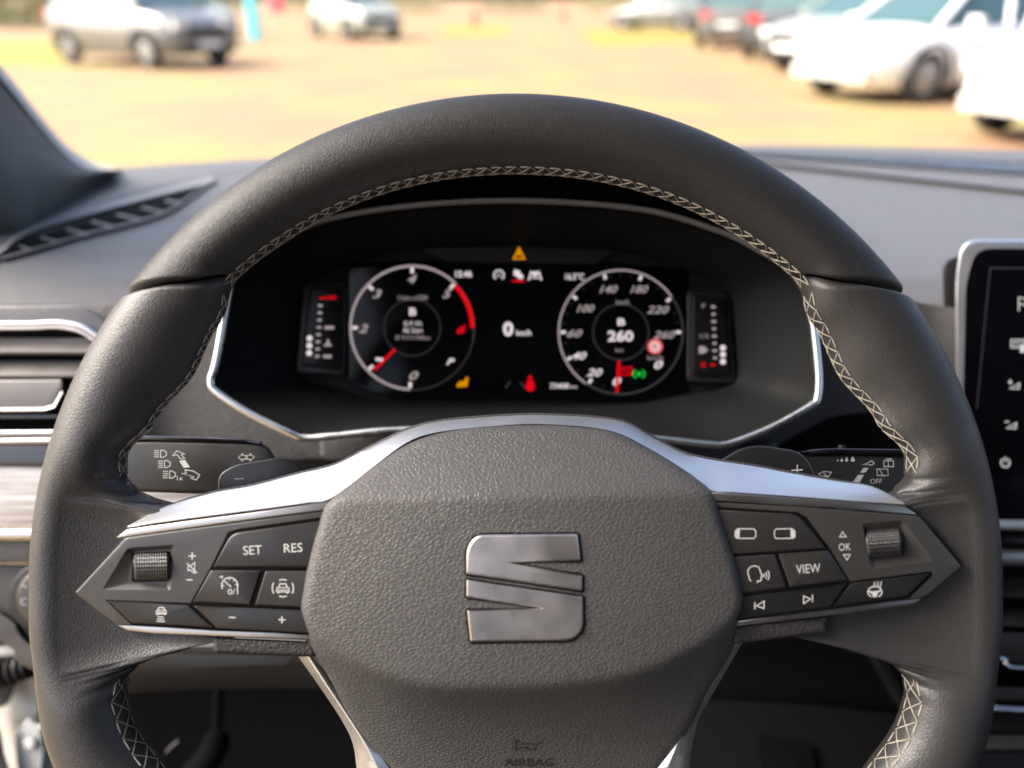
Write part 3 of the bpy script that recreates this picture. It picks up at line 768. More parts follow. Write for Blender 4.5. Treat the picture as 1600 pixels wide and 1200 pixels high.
Decal(dsp, .0004).line([(826, 438), (830, 425), (836, 431), (842, 425), (846, 438)], 2.6).dot(836, 427, 4, 3.4).line([(830, 434), (842, 434)], 2).build('status_symbol', WHT, clu)
Decal(dsp, .0004).poly([(713, 602), (719, 595), (725, 596), (728, 589), (732, 590), (730, 604), (714, 605)]).build('engine_lamp', AMB, clu)
Decal(dsp, .0004).dot(828.5, 590, 3.2, 3.6).poly([(824, 594), (833, 594), (836, 606), (832, 611), (825, 611), (821, 606)]).build('belt_lamp', RED, clu)
Decal(dsp, .0004).line([(790, 607), (797, 596)], 2).line([(813, 597), (820, 607)], 2).build('lane_mark', M_DIM, clu)
Decal(.4608, .0004).line([(802.5, 404), (811, 387.5), (819.5, 404)], 2.8, True).line([(811, 393), (811, 399)], 2.4).line([(807, 400), (811, 392), (815, 400)], 1.6).build('hazard_lamp', AMB, clu)
# side gauges: dashes, dots, symbols
dg = .4580
g = Decal(dg, .0003)
for k in range(8):
    yy = 477.5 + k * 11.3; xx = 500.5 - k * .7
    g.dot(xx, yy, 4.2, 2.4, 8)
g.line([(507, 512), (522, 512)], 5).line([(505, 557), (518, 557)], 5).poly([(506, 538), (510, 537), (511, 530), (514, 530), (515, 537), (519, 539), (518, 541), (506, 541)])
g.build('temperature_scale', M_NUM, sgl)
g = Decal(dg, .0003).line([(500, 466), (507, 465.5)], 3).text('130', 517, 465, 6, 17, 0, .2, .04); g.build('temperature_mark', RED, sgl)
g = Decal(dg, .0003)
for yy in (528.5, 540, 551.5): g.dot(483.8 - (yy - 528) * .03, yy, 4.6)
g.build('level_dot', WHT, sgl)
g = Decal(dg, .0003)
for k in range(9):
    yy = 479.5 + k * 11.4
    if k < 8: g.dot(1114.5 + k * .4, yy, 4.4 if k % 2 == 0 else 3.6, 2.4, 8)
g.text('F', 1099.5, 478, 7, 5).text('1/2', 1100.5, 525, 7, 13).poly([(1092, 541), (1100, 541), (1107, 547), (1100, 552), (1092, 553)])
g.build('fuel_scale', M_NUM, sgr)
g = Decal(dg, .0003).arc(1099, 570, 3, 0, 360, 1.6).line([(1110, 570), (1118, 570)], 3); g.build('fuel_reserve', RED, sgr)
g = Decal(dg, .0003)
for yy in (543.5, 554, 565): g.dot(1129.6, yy, 4.6)
g.build('level_dot', WHT, sgr)

# ------------------------------------------------------------------ left air vent
av = thing('air_vent', P(60, 690, .47), 'dashboard air vent with grey louvres and chrome edge beside the pillar', 'air vent')
unit = .00037
outer = smoothline([(-500, 478), (-100, 477), (60, 476), (122, 475), (146, 478), (163, 488), (185, 512), (200, 540), (205, 600), (200, 700), (190, 702), (-500, 702)], 4, True)
outer = rounded([(-500, 478), (138, 475.5), (205, 530), (205, 700), (-500, 700)], [0, 36, 20, 4, 0])
innr = rounded([(-480, 516), (112, 514), (186, 548), (190, 676), (-480, 680)], [0, 34, 16, 10, 0])
plate('vent_frame', outer, .466, M_VENTFR, av, 14, 5, holes=[innr], unit=unit)
plate('vent_recess', innr, .478, M_VOID, av, 3, .5, unit=unit)
cl = smoothline([(-480, 506), (0, 506), (80, 504), (108, 506), (130, 511), (150, 523), (190, 552)], 6)
tube('chrome_edge', [P(x, y, .4645) for x, y in cl], .0019, M_CHROME, av, sides=8)
cl = smoothline([(-480, 513), (0, 513), (80, 511), (106, 513), (126, 518), (146, 530), (186, 558)], 6)
tube('chrome_edge', [P(x, y, .4655) for x, y in cl], .0012, M_CHROME, av, sides=8)
for y0, y1, x1 in ((528, 553, 196), (563, 590, 196)):
    rows = [[P(x, y0, .474), P(x, y0 + 3, .471), P(x, y1 - 6, .4655), P(x, y1 - 3, .4645), P(x, y1, .4652), P(x, y1 + 2, .469)] for x in range(-480, x1, 40)]
    s_ = grid('louvre', rows, M_LOUVRE, av, ang=30)
plate('thumb_louvre', rounded([(-480, 597), (97, 592), (100, 602), (88, 634), (74, 640), (-480, 641)], [0, 3, 5, 8, 6, 0]), .4625, M_LOUVRE, av, 20, 4, unit=unit)
plate('louvre', rounded([(90, 596), (150, 592), (150, 616), (100, 620)], 3), .468, M_BLACK, av, 10, 3, unit=unit)
tube('chrome_edge', [P(x, y, .4615) for x, y in ((-480, 641), (0, 640.5), (70, 640), (86, 636), (99, 612))], .0011, M_CHROME, av, sides=8)
plate('louvre', [(-480, 646), (190, 646), (190, 655), (-480, 656)], .470, M_GLOSS, av, 12, 3, unit=unit)
tube('chrome_edge', [P(x, y, .4625) for x, y in ((-480, 676), (0, 676), (200, 674))], .0015, M_CHROME, av, sides=8)
tube('chrome_edge', [P(x, y, .4630) for x, y in ((-480, 689), (0, 689), (200, 686))], .0017, M_CHROME, av, sides=8)

# ------------------------------------------------------------------ stalks
st = thing('turn_signal_stalk', P(420, 740, .37), 'black indicator stalk with headlamp and turn arrow symbols', 'stalk')
dS = .362; uS = .00029
plate('lever', rounded([(120, 690), (236, 687), (395, 690), (418, 696), (430, 714), (440, 745), (430, 768), (330, 772), (200, 768), (120, 766)], [0, 0, 16, 12, 10, 10, 20, 0, 0, 0]), dS, M_STALK, st, 60, 7, unit=uS)
plate('lever_cap', rounded([(120, 682), (236, 680.5), (379, 685.5), (412, 692), (395, 692.5), (236, 688), (120, 690)], 3), dS - .001, M_GLOSS, st, 40, 3, unit=uS)
g = Decal(dS, .0003)
def lampicon(cx, cy, tilt):
    g.line([(cx + 2, cy - 5.5), (cx + 6, cy - 5.5), (cx + 11, cy - 2.5), (cx + 11, cy + 2.5), (cx + 6, cy + 5.5), (cx + 2, cy + 5.5)], 1.2, True)
    for k in range(4): g.line([(cx - 8.5 + tilt * .4, cy - 5 + k * 3.3 + tilt), (cx - .5, cy - 5 + k * 3.3)], 1.1)
lampicon(249, 709, 0); lampicon(255, 725, .9); lampicon(263, 741.5, 0)
g.text('1x', 281, 747, 7, 9)
icon_ = g.build('headlamp_symbols', M_PRINTDIM, st)
g = Decal(dS, .0003).line([(270, 712), (276, 704.5), (289, 709.5), (283, 711), (289, 716), (282, 717), (277, 710.5)], 1.3, True).poly([(280, 720), (289, 718.5), (297, 730), (287, 731)]).line([(284, 740), (291, 739), (289, 734), (302, 736), (312, 742), (307, 750), (298, 747), (303, 745)], 1.3, True)
g.build('arrow_symbol', M_PRINTDIM, st)
g = Decal(dS, .0003)
for s_, cx in ((-1, 379), (1, 391)): g.line([(cx + 6 * s_, 714.5), (cx, 708.5), (cx, 711.5), (cx - 5 * s_, 711.5), (cx - 5 * s_, 717.5), (cx, 717.5), (cx, 720.5)], 1.2, True)
g.build('turn_arrows', M_PRINTDIM, st)
st = thing('wiper_stalk', P(1250, 750, .37), 'black wiper stalk with droplet and washer symbols', 'stalk')
plate('lever', rounded([(1180, 712), (1262, 711), (1400, 713), (1480, 716), (1480, 790), (1180, 790)], [10, 0, 0, 0, 0, 10]), dS, M_STALK2, st, 60, 6, unit=uS)
plate('lever_cap', rounded([(1246, 706), (1270, 702.5), (1300, 700.5), (1480, 703), (1480, 711), (1300, 709), (1255, 711)], 3), dS - .001, M_GLOSS, st, 40, 3, unit=uS)
tube('wash_knob', [P(1315, 703, .366), P(1315, 695.5, .366)], .0017, M_BLACK, st)
g = Decal(dS, .0003)
for x, r_ in ((1309, 1.2), (1315.5, 2), (1323, 2.8), (1332.5, 3.6)):
    g.poly([(x, 720 - r_ * 2.2), (x + r_, 720 - .2 * r_), (x + r_ * .7, 721), (x, 721.3), (x - r_ * .7, 721), (x - r_, 720 - .2 * r_)])
g.build('droplet_symbols', M_PRINTDIM, st)
g = Decal(dS, .0003).line([(1347, 726), (1355, 724), (1362, 720), (1366, 724), (1362, 727), (1358, 726)], 1.3, True).poly([(1349, 731), (1357, 731), (1353, 738), (1344, 739)]).poly([(1341, 742), (1350, 742), (1342, 756), (1330, 756)])
g.build('arrow_symbol', M_PRINTDIM, st)
g = Decal(dS, .0003).line([(1370, 733), (1387, 733), (1388, 743), (1371, 743)], 1.3, True).line([(1374, 733), (1381, 745)], 1.3)
g.line([(1381, 720), (1396, 720), (1396, 729), (1381, 729)], 1.3, True).line([(1388, 718), (1388, 730)], 1.2).line([(1383, 717), (1394, 717)], 1.6).text('OFF', 1369, 752, 8, 18)
g.line([(1279, 740), (1288, 736.5), (1299, 738), (1295, 744), (1284, 744)], 1.3, True).line([(1287, 739), (1294, 747)], 1.6)
g.build('wiper_symbols', M_PRINTDIM, st)

# ------------------------------------------------------------------ centre touchscreen
tsn = thing('touchscreen', P(1560, 830, .47), 'black centre touchscreen with rounded silver frame and white symbols', 'screen')
fr = rounded([(1493, 700), (1493, 430), (1502, 374), (2150, 376), (2150, 835), (1508, 828)], [0, 20, 60, 0, 0, 40], 8)
fr2 = rounded([(1503, 700), (1509, 440), (1524, 388), (2140, 390), (2140, 818), (1512, 812)], [0, 20, 50, 0, 0, 30], 8)
plate('screen_housing', rounded([(1480, 640), (1472, 410), (1500, 398), (1560, 398), (1560, 640)], 14), .492, M_BLACK, tsn, 30, 5, unit=.00037)
plate('screen_frame', fr, .466, M_SILVER, tsn, 40, 6, unit=.00037)
plate('screen_glass', fr2, .4655, M_GLASS, tsn, 4, 2, unit=.00037)
g = Decal(.4655, .0002).line([(1526, 640), (1547, 419), (1900, 419)], 1.1); g.build('display_edge', M_EDGE, tsn)
g = Decal(.4655, .0003).line([(1592, 486), (1592, 465), (1600, 466), (1604, 470), (1612, 470), (1612, 479), (1604, 479), (1598, 475), (1592, 475)], 1.8); g.build('flag_symbol', M_SYM, tsn)
g = Decal(.4655, .0003).line([(1580, 531), (1602, 531), (1602, 543), (1580, 543)], 1.6, True)
for r_ in range(3):
    for c_ in range(5): g.dot(1583.5 + c_ * 3.8, 534 + r_ * 3, 1.1, n=6)
g.poly([(1594, 539), (1601, 539), (1601, 551), (1594, 551)]); g.build('keyboard_symbol', M_SYM, tsn)
for cy, plus in ((602, 1), (664, 0)):
    g = Decal(.4655, .0003).line([(1578 - 5 * (1 - plus), cy + 5), (1593 - 5 * (1 - plus), cy - 3), (1592 - 5 * (1 - plus), cy + 5.5)], 1.8, True).line([(1575 - 5 * (1 - plus), cy - 5), (1582 - 5 * (1 - plus), cy - 5)], 1.8)
    if plus: g.line([(1578.5, cy - 9), (1578.5, cy - 1)], 1.8)
    g.build('volume_symbol', M_SYM, tsn)
g = Decal(.4655, .0003).arc(1571, 723, 6.8, 60, -240, 1.9).line([(1571, 714), (1571, 722)], 1.9); g.build('power_symbol', M_SYM, tsn)
# ------------------------------------------------------------------ centre vents and console under it
cv = thing('centre_air_vent', P(1600, 1040, .50), 'black slatted centre air vent with thin chrome edge under the touchscreen', 'air vent')
plate('trim_bar', [(1450, 836), (2100, 842), (2100, 857), (1450, 852)], .482, M_GLOSS, cv, 20, 3, unit=.00038)
plate('trim_bar', [(1450, 856), (2100, 862), (2100, 893), (1450, 882)], .478, M_SILVER2, cv, 30, 8, unit=.00038)
plate('vent_recess', [(1440, 886), (2100, 898), (2100, 1120), (1440, 1100)], .512, M_VOID, cv, 6, 1, unit=.0004)
for y0 in (902, 948, 984):
    rows = [[P(x, y0 + (x - 1560) * .02, .505), P(x, y0 + 6, .500), P(x, y0 + 26, .490), P(x, y0 + 30, .489), P(x, y0 + 32, .494)] for x in range(1450, 2100, 60)]
    grid('slat', rows, M_BLACK, cv, ang=30)
plate('thumb_slat', rounded([(1440, 985), (2100, 1000), (2100, 1045), (1590, 1040), (1562, 1026), (1440, 1020)], [0, 0, 0, 20, 20, 0]), .486, M_BLACK, cv, 20, 5, unit=.0004)
tube('chrome_edge', [P(x, y, .484) for x, y in smoothline([(1440, 1022), (1560, 1028), (1572, 1038), (1590, 1043), (1700, 1047), (2100, 1056)], 5)], .0013, M_CHROME, cv)
plate('slat', [(1440, 1070), (2100, 1085), (2100, 1102), (1440, 1096)], .490, M_BLACK, cv, 20, 5, unit=.0004)
tube('chrome_edge', [P(x, y, .482) for x, y in smoothline([(1440, 1098), (1550, 1105), (1600, 1109), (2100, 1130)], 5)], .0022, M_CHROME, cv)
cc = thing('centre_console', P(1560, 1180, .50), 'gloss black lower centre console below the slatted vent', 'console')
plate('upper_face', [(1430, 1110), (2100, 1140), (2100, 1146), (1430, 1142)], .486, M_GLOSS, cc, 30, 4, unit=.0004)
plate('lower_face', [(1420, 1146), (2100, 1150), (2100, 1172), (1420, 1172)], .492, M_GREYPL, cc, 30, 4, unit=.0004)
plate('tray', [(1400, 1174), (2100, 1174), (2100, 1320), (1400, 1320)], .505, M_BLACK, cc, 30, 4, unit=.0004)
# ------------------------------------------------------------------ headlamp switch
hs = thing('headlamp_switch', P(70, 934, .48), 'round black rotary headlamp switch on the left dash panel', 'switch')
def ringpts(cx, cy, r, n=40): return [(cx + r * math.cos(2 * math.pi * i / n), cy + r * math.sin(2 * math.pi * i / n)) for i in range(n)]
plate('switch_ring', ringpts(70, 934, 57), .476, M_BLACK, hs, 20, 5, unit=.00037)
plate('switch_knob', ringpts(72, 934, 47), .470, M_BUTTON, hs, 20, 7, unit=.00037)
g = Decal(.470, .0002).arc(38, 940, 5, 60, 300, 1.4).line([(34, 915), (42, 917)], 1.4); g.build('switch_mark', M_PRINTDIM, hs)
# ------------------------------------------------------------------ windscreen pillar trim
pl_ = thing('pillar_trim', P(60, 340, .66), 'dark woven windscreen pillar trim with pale edge rising from the dashboard', 'pillar')
E = smoothline([(-420, -330, .42), (-200, -130, .54), (0, 102, .68), (50, 165, .72), (100, 224, .77), (130, 246, .80), (155, 257, .82), (186, 263, .84)], 6)
Fc_ = smoothline([(-420, 60, .42), (-200, 250, .52), (0, 361, .612), (60, 333, .66), (110, 302, .722), (140, 283, .765), (158, 273, .79), (178, 266, .805)], 6)
def seal_t(e, f): return min(.5, 19 / max(1, math.hypot(f[0] - e[0], f[1] - e[1])))
rows = []
for e, f in zip(E, Fc_):
    row = []; t0 = seal_t(e, f) * .85
    for k in range(9):
        t = t0 + (1 - t0) * k / 8
        x, y, dd = (e[i] + (f[i] - e[i]) * t for i in range(3))
        row.append(P(x, y, dd - .035 * math.sin(math.pi * k / 8)))
    row.append(P(f[0] + 6, f[1] + 30, f[2] + .05))
    rows.append(row)
grid('pillar_cover', rows, M_PILLAR, pl_, ang=70)
rows = []
for e, f in zip(E, Fc_):
    ts = seal_t(e, f)
    def ef(t, b): return P(*(e[i] + (f[i] - e[i]) * t * ts + (b if i == 2 else 0) for i in range(3)))
    rows.append([ef(0, .03), ef(-.06, .004), ef(.08, -.003), ef(.5, -.0085), ef(.92, -.0105), ef(1.04, -.004), ef(1.1, .012)])
grid('pillar_seal', rows, M_SEAL, pl_, ang=70)
# ------------------------------------------------------------------ open door jamb low on the left
dj = thing('door_jamb', P(40, 1190, .62), 'white painted door jamb with bolt heads below the dashboard', 'door jamb')
rows = []
for y, dd in ((1010, .60), (1060, .61), (1110, .62), (1160, .63), (1230, .64), (1320, .65)):
    rows.append([P(-240, y, dd + .05), P(-60, y, dd + .01), P(-8 + (y - 1010) * .12, y, dd), P(10 + (y - 1010) * .10, y, dd - .006), P(60, y, dd - .004), P(85, y, dd + .012), P(150, y, dd + .03)])
grid('jamb_panel', rows, M_WHITEPAINT, dj, ang=40)
plate('hinge_plate', rounded([(22, 1150), (44, 1120), (62, 1132), (70, 1170), (60, 1240), (30, 1240)], 8), .606, M_WHITEPAINT, dj, 14, 4, unit=.0005)
plate('bolt_head', ringpts(46, 1162, 10, 6), .600, M_WHITEPAINT, dj, 14, 2, unit=.0005)
plate('bolt_head', ringpts(64, 1135, 6, 6), .602, M_WHITEPAINT, dj, 12, 2, unit=.0005)
plate('drain_hole', ringpts(78, 1167, 5, 14), .598, M_VOID, dj, 2, .3, unit=.0005)
plate('door_seal', smoothline([(-60, 1100), (-6, 1130), (8, 1180), (26, 1260), (-60, 1260)], 4, True), .594, M_RUBBER, dj, 20, 6, unit=.0005)
rb = thing('cable_boot', P(20, 1060, .58), 'black ribbed rubber cable boot crossing the white door jamb', 'rubber boot')
pts_, rr_ = [], []
for i in range(33):
    t = i / 32
    pts_.append(P(-40 + 95 * t, 1052 - 12 * t + 3 * math.sin(t * 4), .585)); rr_.append(.0105 + .0022 * math.sin(i * 1.6) - .003 * t)
tube('ribbed_sleeve', pts_, rr_, M_RUBBER, rb, sides=20)
plate('boot_bracket', rounded([(-60, 1012), (20, 1030), (26, 1064), (14, 1100), (-6, 1108), (-60, 1090)], 8), .592, M_RUBBER, rb, 8, 3, unit=.0005)
# ------------------------------------------------------------------ unseen rest of the car, added to shade the cabin
rl = thing('roof_lining', Vector((.35, -.5, 1.62)), 'dark grey cloth roof lining above the seats', 'roof lining')
v, f = box_pts(-.42, 1.15, -1.9, .30, 1.60, 1.64)
mesh('lining_panel', v, f, M_LINING, rl)
cf = thing('cabin_floor', Vector((.35, -.3, .38)), 'black carpeted cabin floor under the dashboard', 'floor')
v, f = box_pts(-.42, 1.15, -1.9, .95, .34, .38)
mesh('carpet', v, f, M_CARPET, cf)
v, f = box_pts(-.42, 1.15, .93, .97, .38, 1.02)
mesh('bulkhead', v, f, M_CARPET, cf)

v, f = box_pts(-.46, -.42, -1.9, .80, .30, .62)
mesh('sill', v, f, M_BLACK, cf)
v, f = box_pts(1.15, 1.19, -1.9, .90, .30, 1.02)
mesh('side_trim', v, f, M_DASHLOW, cf)
v, f = box_pts(-.42, 1.15, -1.94, -1.9, .34, 1.6)
mesh('rear_trim', v, f, M_SEAT, cf)  # closed up to the roof, added to block light from behind
def seat(x0, label):
    t = thing('seat', Vector((x0, -.62, .40)), label, 'seat', 'front seats')
    def shell(nm, cx, cy, cz, sx, sy, sz, lean):
        rows = []
        for i in range(13):
            u = -1 + 2 * i / 12; k = (1 - abs(u) ** 6) ** .5 if abs(u) < 1 else 0
            k = max(.25, k)
            rows.append([(cx + sx * k * math.copysign(abs(math.cos(a)) ** .5, math.cos(a)), cy + sy * k * math.copysign(abs(math.sin(a)) ** .6, math.sin(a)) - lean * u, cz + sz * u) for a in [2 * math.pi * j / 24 for j in range(24)]])
        o = grid(nm, rows, M_SEAT, t, closed_u=True, ang=60)
    shell('backrest', x0, -.66, .90, .26, .09, .36, .10)
    shell('headrest', x0, -.80, 1.36, .14, .06, .10, .02)
    v, f = box_pts(x0 - .25, x0 + .25, -.62, -.14, .44, .60)
    mesh('cushion', v, f, M_SEAT, t)
seat(.0, 'dark fabric driver seat facing the steering wheel')
seat(.72, 'dark fabric passenger seat beside the driver seat')

# ================================================================== THE STEERING WHEEL
WC = (806.0, 905.0)
def WL(x, y, z):                 # in-plane photo-pixel coordinates, z pixels towards the driver
    return CAM + RT * ((x - 800) * S) + UP * ((600 - y) * S) + FW * (D - z * S)
wheel = thing('steering_wheel', WL(806, 905, -60), 'black leather multifunction steering wheel with cream stitching and silver spokes', 'steering wheel')
RO = [(-90, 690), (-62, 745), (-45, 780), (-30, 786), (-20, 780), (-8, 766), (0, 761), (30, 759), (90, 759)]
RI = [(-90, 560), (-62, 590), (-45, 606), (-30, 616), (-20, 632), (-16.8, 631), (-14.4, 622), (-12.9, 602), (-12.1, 568), (-11.5, 480), (-10.9, 330), (0, 330), (10.6, 330), (11.2, 480), (11.8, 568), (12.7, 604), (14.4, 628), (17.5, 636), (23.6, 614), (32, 597), (41, 612), (47, 640), (60, 639), (90, 634)]
TH = 57.0
_fit = {}
W0 = 63.0
def profile(rc, wi, n, ph, off=0.0, k=1.0):
    """outer half: the round tube; inner half: drawn out towards the hub in the spokes"""
    c, s_ = math.cos(ph), math.sin(ph)
    if c >= 0: return rc + (W0 * k + off) * c, (TH * k + off) * s_
    return rc - (wi * k + off) * abs(c) ** (2 / n), (TH * k + off) * math.copysign(abs(s_) ** (2 / n), s_)
def section(e, side):
    """fit the tube at elevation e so that it is SEEN between RI and RO"""
    key = (round(e, 3), side)
    if key in _fit: return _fit[key]
    ro, ri = lerp_table(RO, e), lerp_table(RI, e)
    a = R(e) if side > 0 else R(180 - e)
    ca, sa = math.cos(a), math.sin(a)
    rc, wi = ro - W0, ro - W0 - ri
    n = 2.0 + 1.4 * sstep(75, 230, wi)
    for _ in range(6):
        rr = []
        for k in range(48):
            r, z = profile(rc, wi, n, 2 * math.pi * k / 48)
            x, y = WC[0] + r * ca, WC[1] - r * sa
            sc = F / (F - z)
            x, y = 800 + (x - 800) * sc, 600 + (y - 600) * sc
            rr.append((x - WC[0]) * ca - (y - WC[1]) * sa)
        do, di = ro - max(rr), ri - min(rr)
        rc += do * .9; wi += (do - di) * .9
    _fit[key] = (rc, wi, n)
    return _fit[key]
def rim_point(e, side, ph, k=1.0, off=0.0):
    rc, wi, n = section(e, side)
    r, z = profile(rc, wi, n, ph, off, k)
    band = sstep(-17, -8, e) * (1 - sstep(8, 18, e))
    if z > 0: z -= band * 36 * (1 - sstep(640, 745, r)) * min(1, z / 30)
    # a soft thumb facet on the upper grips
    if z > 0: z -= 9 * sstep(20, 30, e) * (1 - sstep(36, 44, e)) * (1 - sstep(600, 690, r))
    a = R(e) if side > 0 else R(180 - e)
    return WL(WC[0] + r * math.cos(a), WC[1] - r * math.sin(a), z)
def esamples(e0, e1):
    out, e = [], e0
    while e > e1:
        out.append(e)
        e -= .13 if (10 < e < 15.5 or -15.5 < e < -10) else (.35 if abs(e) < 19 and abs(e) > 8 else .9)
    out.append(e1); return out
def seam(ph):                    # the seam runs level, not radially: outer end lower than inner end
    return 41.4 - 5.2 * math.cos(ph)
NPH = 56
def roll(rows, front, back):
    return rows
def leather_part(name, m, path):
    """path(t_index, ph) rows prepared as list of functions"""
    rows = [[f(2 * math.pi * k / NPH) for k in range(NPH)] for f in path]
    return grid(name, rows, m, wheel, closed_u=True)
# upper arc
rows = []
NA = 190
endk = [.80, .90, .955, .985]
for i in range(NA + 1):
    t = i / NA
    k = endk[i] if i < 4 else (endk[NA - i] if NA - i < 4 else 1.0)
    row = []
    for j in range(NPH):
        ph = 2 * math.pi * j / NPH
        s0 = seam(ph) + .2
        tt = t
        if i < 5: ang = s0 + i * .22
        elif NA - i < 5: ang = 180 - s0 - (NA - i) * .22
        else: ang = s0 + 1.1 + (180 - 2 * s0 - 2.2) * (i - 5) / (NA - 10)
        e, side = (ang, 1) if ang <= 90 else (180 - ang, -1)
        row.append(rim_point(e, side, ph, k))
    rows.append(row)
grid('rim_top', rows, M_RIMTOP, wheel, closed_u=True)
for side in (1, -1):
    base = esamples(36.0, -62.0)
    rows = []
    for i in range(5):
        rows.append([rim_point(seam(2 * math.pi * j / NPH) - .2 - i * .22, side, 2 * math.pi * j / NPH, endk[i] if i < 4 else 1) for j in range(NPH)])
    for e in base:
        # blend the slanted seam into radial rows
        rows.append([rim_point(e if e < 24 else 24 + (seam(2 * math.pi * j / NPH) - 1.3 - 24) * (e - 24) / 12.0, side, 2 * math.pi * j / NPH) for j in range(NPH)])
    g = grid('rim_grip', rows, M_GRIP, wheel, closed_u=True)
rows = []
for i in range(61):
    a = -62.5 - 55 * i / 60
    e, side = (a, 1) if a >= -90 else (-180 - a, -1)
    rows.append([rim_point(e, side, 2 * math.pi * j / NPH) for j in range(NPH)])
grid('rim_bottom', rows, M_RIMTOP, wheel, closed_u=True)

# cream cross stitching along the inner edge
def stitches(name, e_list, side_of, lo, hi):
    V, Fc = [], []
    def add(pp, r=.66):
        n_ = len(pp) - 1
        v, f = tube('', pp, [r * S * (.8 + .4 * math.sin(math.pi * i / n_)) for i in range(n_ + 1)], None, sides=5, build=False)
        i0 = len(V); V.extend(v); Fc.extend(tuple(i0 + i for i in q) for q in f)
    def on(e, t):
        ee, sd_ = (e, 1) if e <= 90 else (180 - e, -1)
        return rim_point(ee, side_of or sd_, R(lo + (hi - lo) * t), 1, 1.3)
    jit = lambda: Vector((random.uniform(-1, 1), random.uniform(-1, 1), random.uniform(-.3, .3))) * S * .7
    for e0, e1 in zip(e_list, e_list[1:]):
        path = lambda ta, tb, ua=0.0, ub=1.0: [on(e0 + (e1 - e0) * (ua + (ub - ua) * q), ta + (tb - ta) * q) for q in (0, .25, .5, .75, 1)]
        j0, j1 = jit(), jit()
        add([p + j0 * (1 - i / 4) + j1 * (i / 4) for i, p in enumerate(path(0, 1))])
        add([p + j1 * (1 - i / 4) + j0 * (i / 4) for i, p in enumerate(path(1, 0))])
        add(path(0, .02, .08, .70), .9)
        add(path(1, .98, .2, .8), .7)
    return tag(mesh(name, V, Fc, M_THREAD, wheel, ang=60), None, None, kind='stuff')
def erange(a, b, px, r):
    n = int(abs(b - a) * math.pi / 180 * r / px); return [a + (b - a) * i / n for i in range(n + 1)]
stitches('stitching', erange(45.5, 134.5, 22, 636), None, 159, 187)
stitches('stitching', erange(44.5, 15.2, 23, 620), 1, 156, 184)
stitches('stitching', erange(44.5, 14.8, 21, 620), -1, 165, 189)
stitches('stitching', erange(-13.8, -60, 27, 625), 1, 150, 180)
stitches('stitching', erange(-13.8, -60, 27, 625), -1, 152, 182)

# ------------------------------------------------------------------ silver upper trim
LCUR = [(199, 823, 50), (300, 809, 50), (400, 796, 49), (480, 785, 47), (517, 778, 42), (587, 726, 18), (636, 691, 2), (685, 675, -6), (790, 664, -10), (860, 663, -10), (954, 673, -6), (1020, 704, 4), (1081, 742, 20), (1111, 766, 42), (1150, 769, 47), (1250, 776, 50), (1340, 783, 50), (1414, 788, 50)]
UCUR = [(201, 821, 44), (258, 792, 14), (334, 770, 0), (395, 759, -8), (468, 740, -16), (524, 726, -24), (580, 698, -36), (636, 672, -46), (685, 659, -52), (772, 651, -57), (860, 649, -57), (968, 658, -52), (1020, 684, -44), (1081, 712, -32), (1180, 729, -20), (1227, 738, -12), (1303, 751, -4), (1353, 758, 2), (1379, 767, 14), (1413, 786, 44)]
def resample(pts, xs):
    q = smoothline(pts, 12); out = []
    for x in xs:
        for a, b in zip(q, q[1:]):
            if a[0] <= x <= b[0] + 1e-6:
                t = (x - a[0]) / max(1e-6, b[0] - a[0]); out.append(tuple(u + (v - u) * t for u, v in zip(a, b))); break
        else: out.append(q[0] if x < q[0][0] else q[-1])
    return out
N = 120
Lr = resample(LCUR, [199 + (1414 - 199) * i / N for i in range(N + 1)])
Ur = resample(UCUR, [201 + (1413 - 201) * i / N for i in range(N + 1)])
rows = []
for i in range(N + 1):
    l, u = Lr[i], Ur[i]; row = []
    row.append(P(l[0], l[1] + 1.5, D - (l[2] - 4) * S))
    for k in range(8):
        t = k / 7
        b = 2.5 * math.sin(math.pi * t)
        row.append(P(l[0] + (u[0] - l[0]) * t, l[1] + (u[1] - l[1]) * t, D - (l[2] + (u[2] - l[2]) * t + b) * S))
    row.append(P(u[0], u[1] + 1, D - (u[2] - 6) * S))
    row.append(P(u[0], u[1] + 3, D - (u[2] - 16) * S))
    rows.append(row)
trim = grid('spoke_trim', rows, M_SILVER, wheel)
rows = []
for i in range(N + 1):
    u = Ur[i]
    k = min(1, i / 12, (N - i) / 12)
    rows.append([P(u[0], u[1] + 1.5, D - (u[2] - 7) * S), P(u[0], u[1] - 3.2 * k, D - (u[2] - 12) * S), P(u[0], u[1] - 3.6 * k, D - (u[2] - 26) * S), P(u[0], u[1] + 10, D - (u[2] - 34) * S)])
grid('spoke_back_edge', rows, M_DASHLOW, wheel)
# thin bright strips below it, and the lower bars
plate('spoke_strip', [(182, 840), (198, 827.5), (300, 813), (400, 800), (512, 784), (512, 797), (400, 811), (300, 824.5), (203, 838)], wh(52), M_SILVER2, wheel, 14, 2)
plate('spoke_strip', [(1108, 768.5), (1200, 775), (1300, 782), (1414, 791), (1433, 804), (1300, 794), (1200, 788), (1108, 781)], wh(52), M_SILVER2, wheel, 14, 2)
plate('lower_bar', [(180, 975), (240, 978.5), (380, 984), (485, 988), (485, 1000), (380, 996), (240, 990), (198, 985)], wh(46), M_SILVER2, wheel, 14, 2)
plate('lower_bar', [(1442, 934.5), (1350, 945), (1250, 958), (1150, 970.5), (1150, 978), (1250, 967), (1350, 954.5), (1428, 944.5)], wh(46), M_SILVER2, wheel, 14, 2)
plate('spoke_cover', rounded([(334, 996), (410, 999), (492, 1003), (492, 1026), (410, 1023), (334, 1020)], 4), wh(38), M_DASHLOW, wheel, 40, 6)
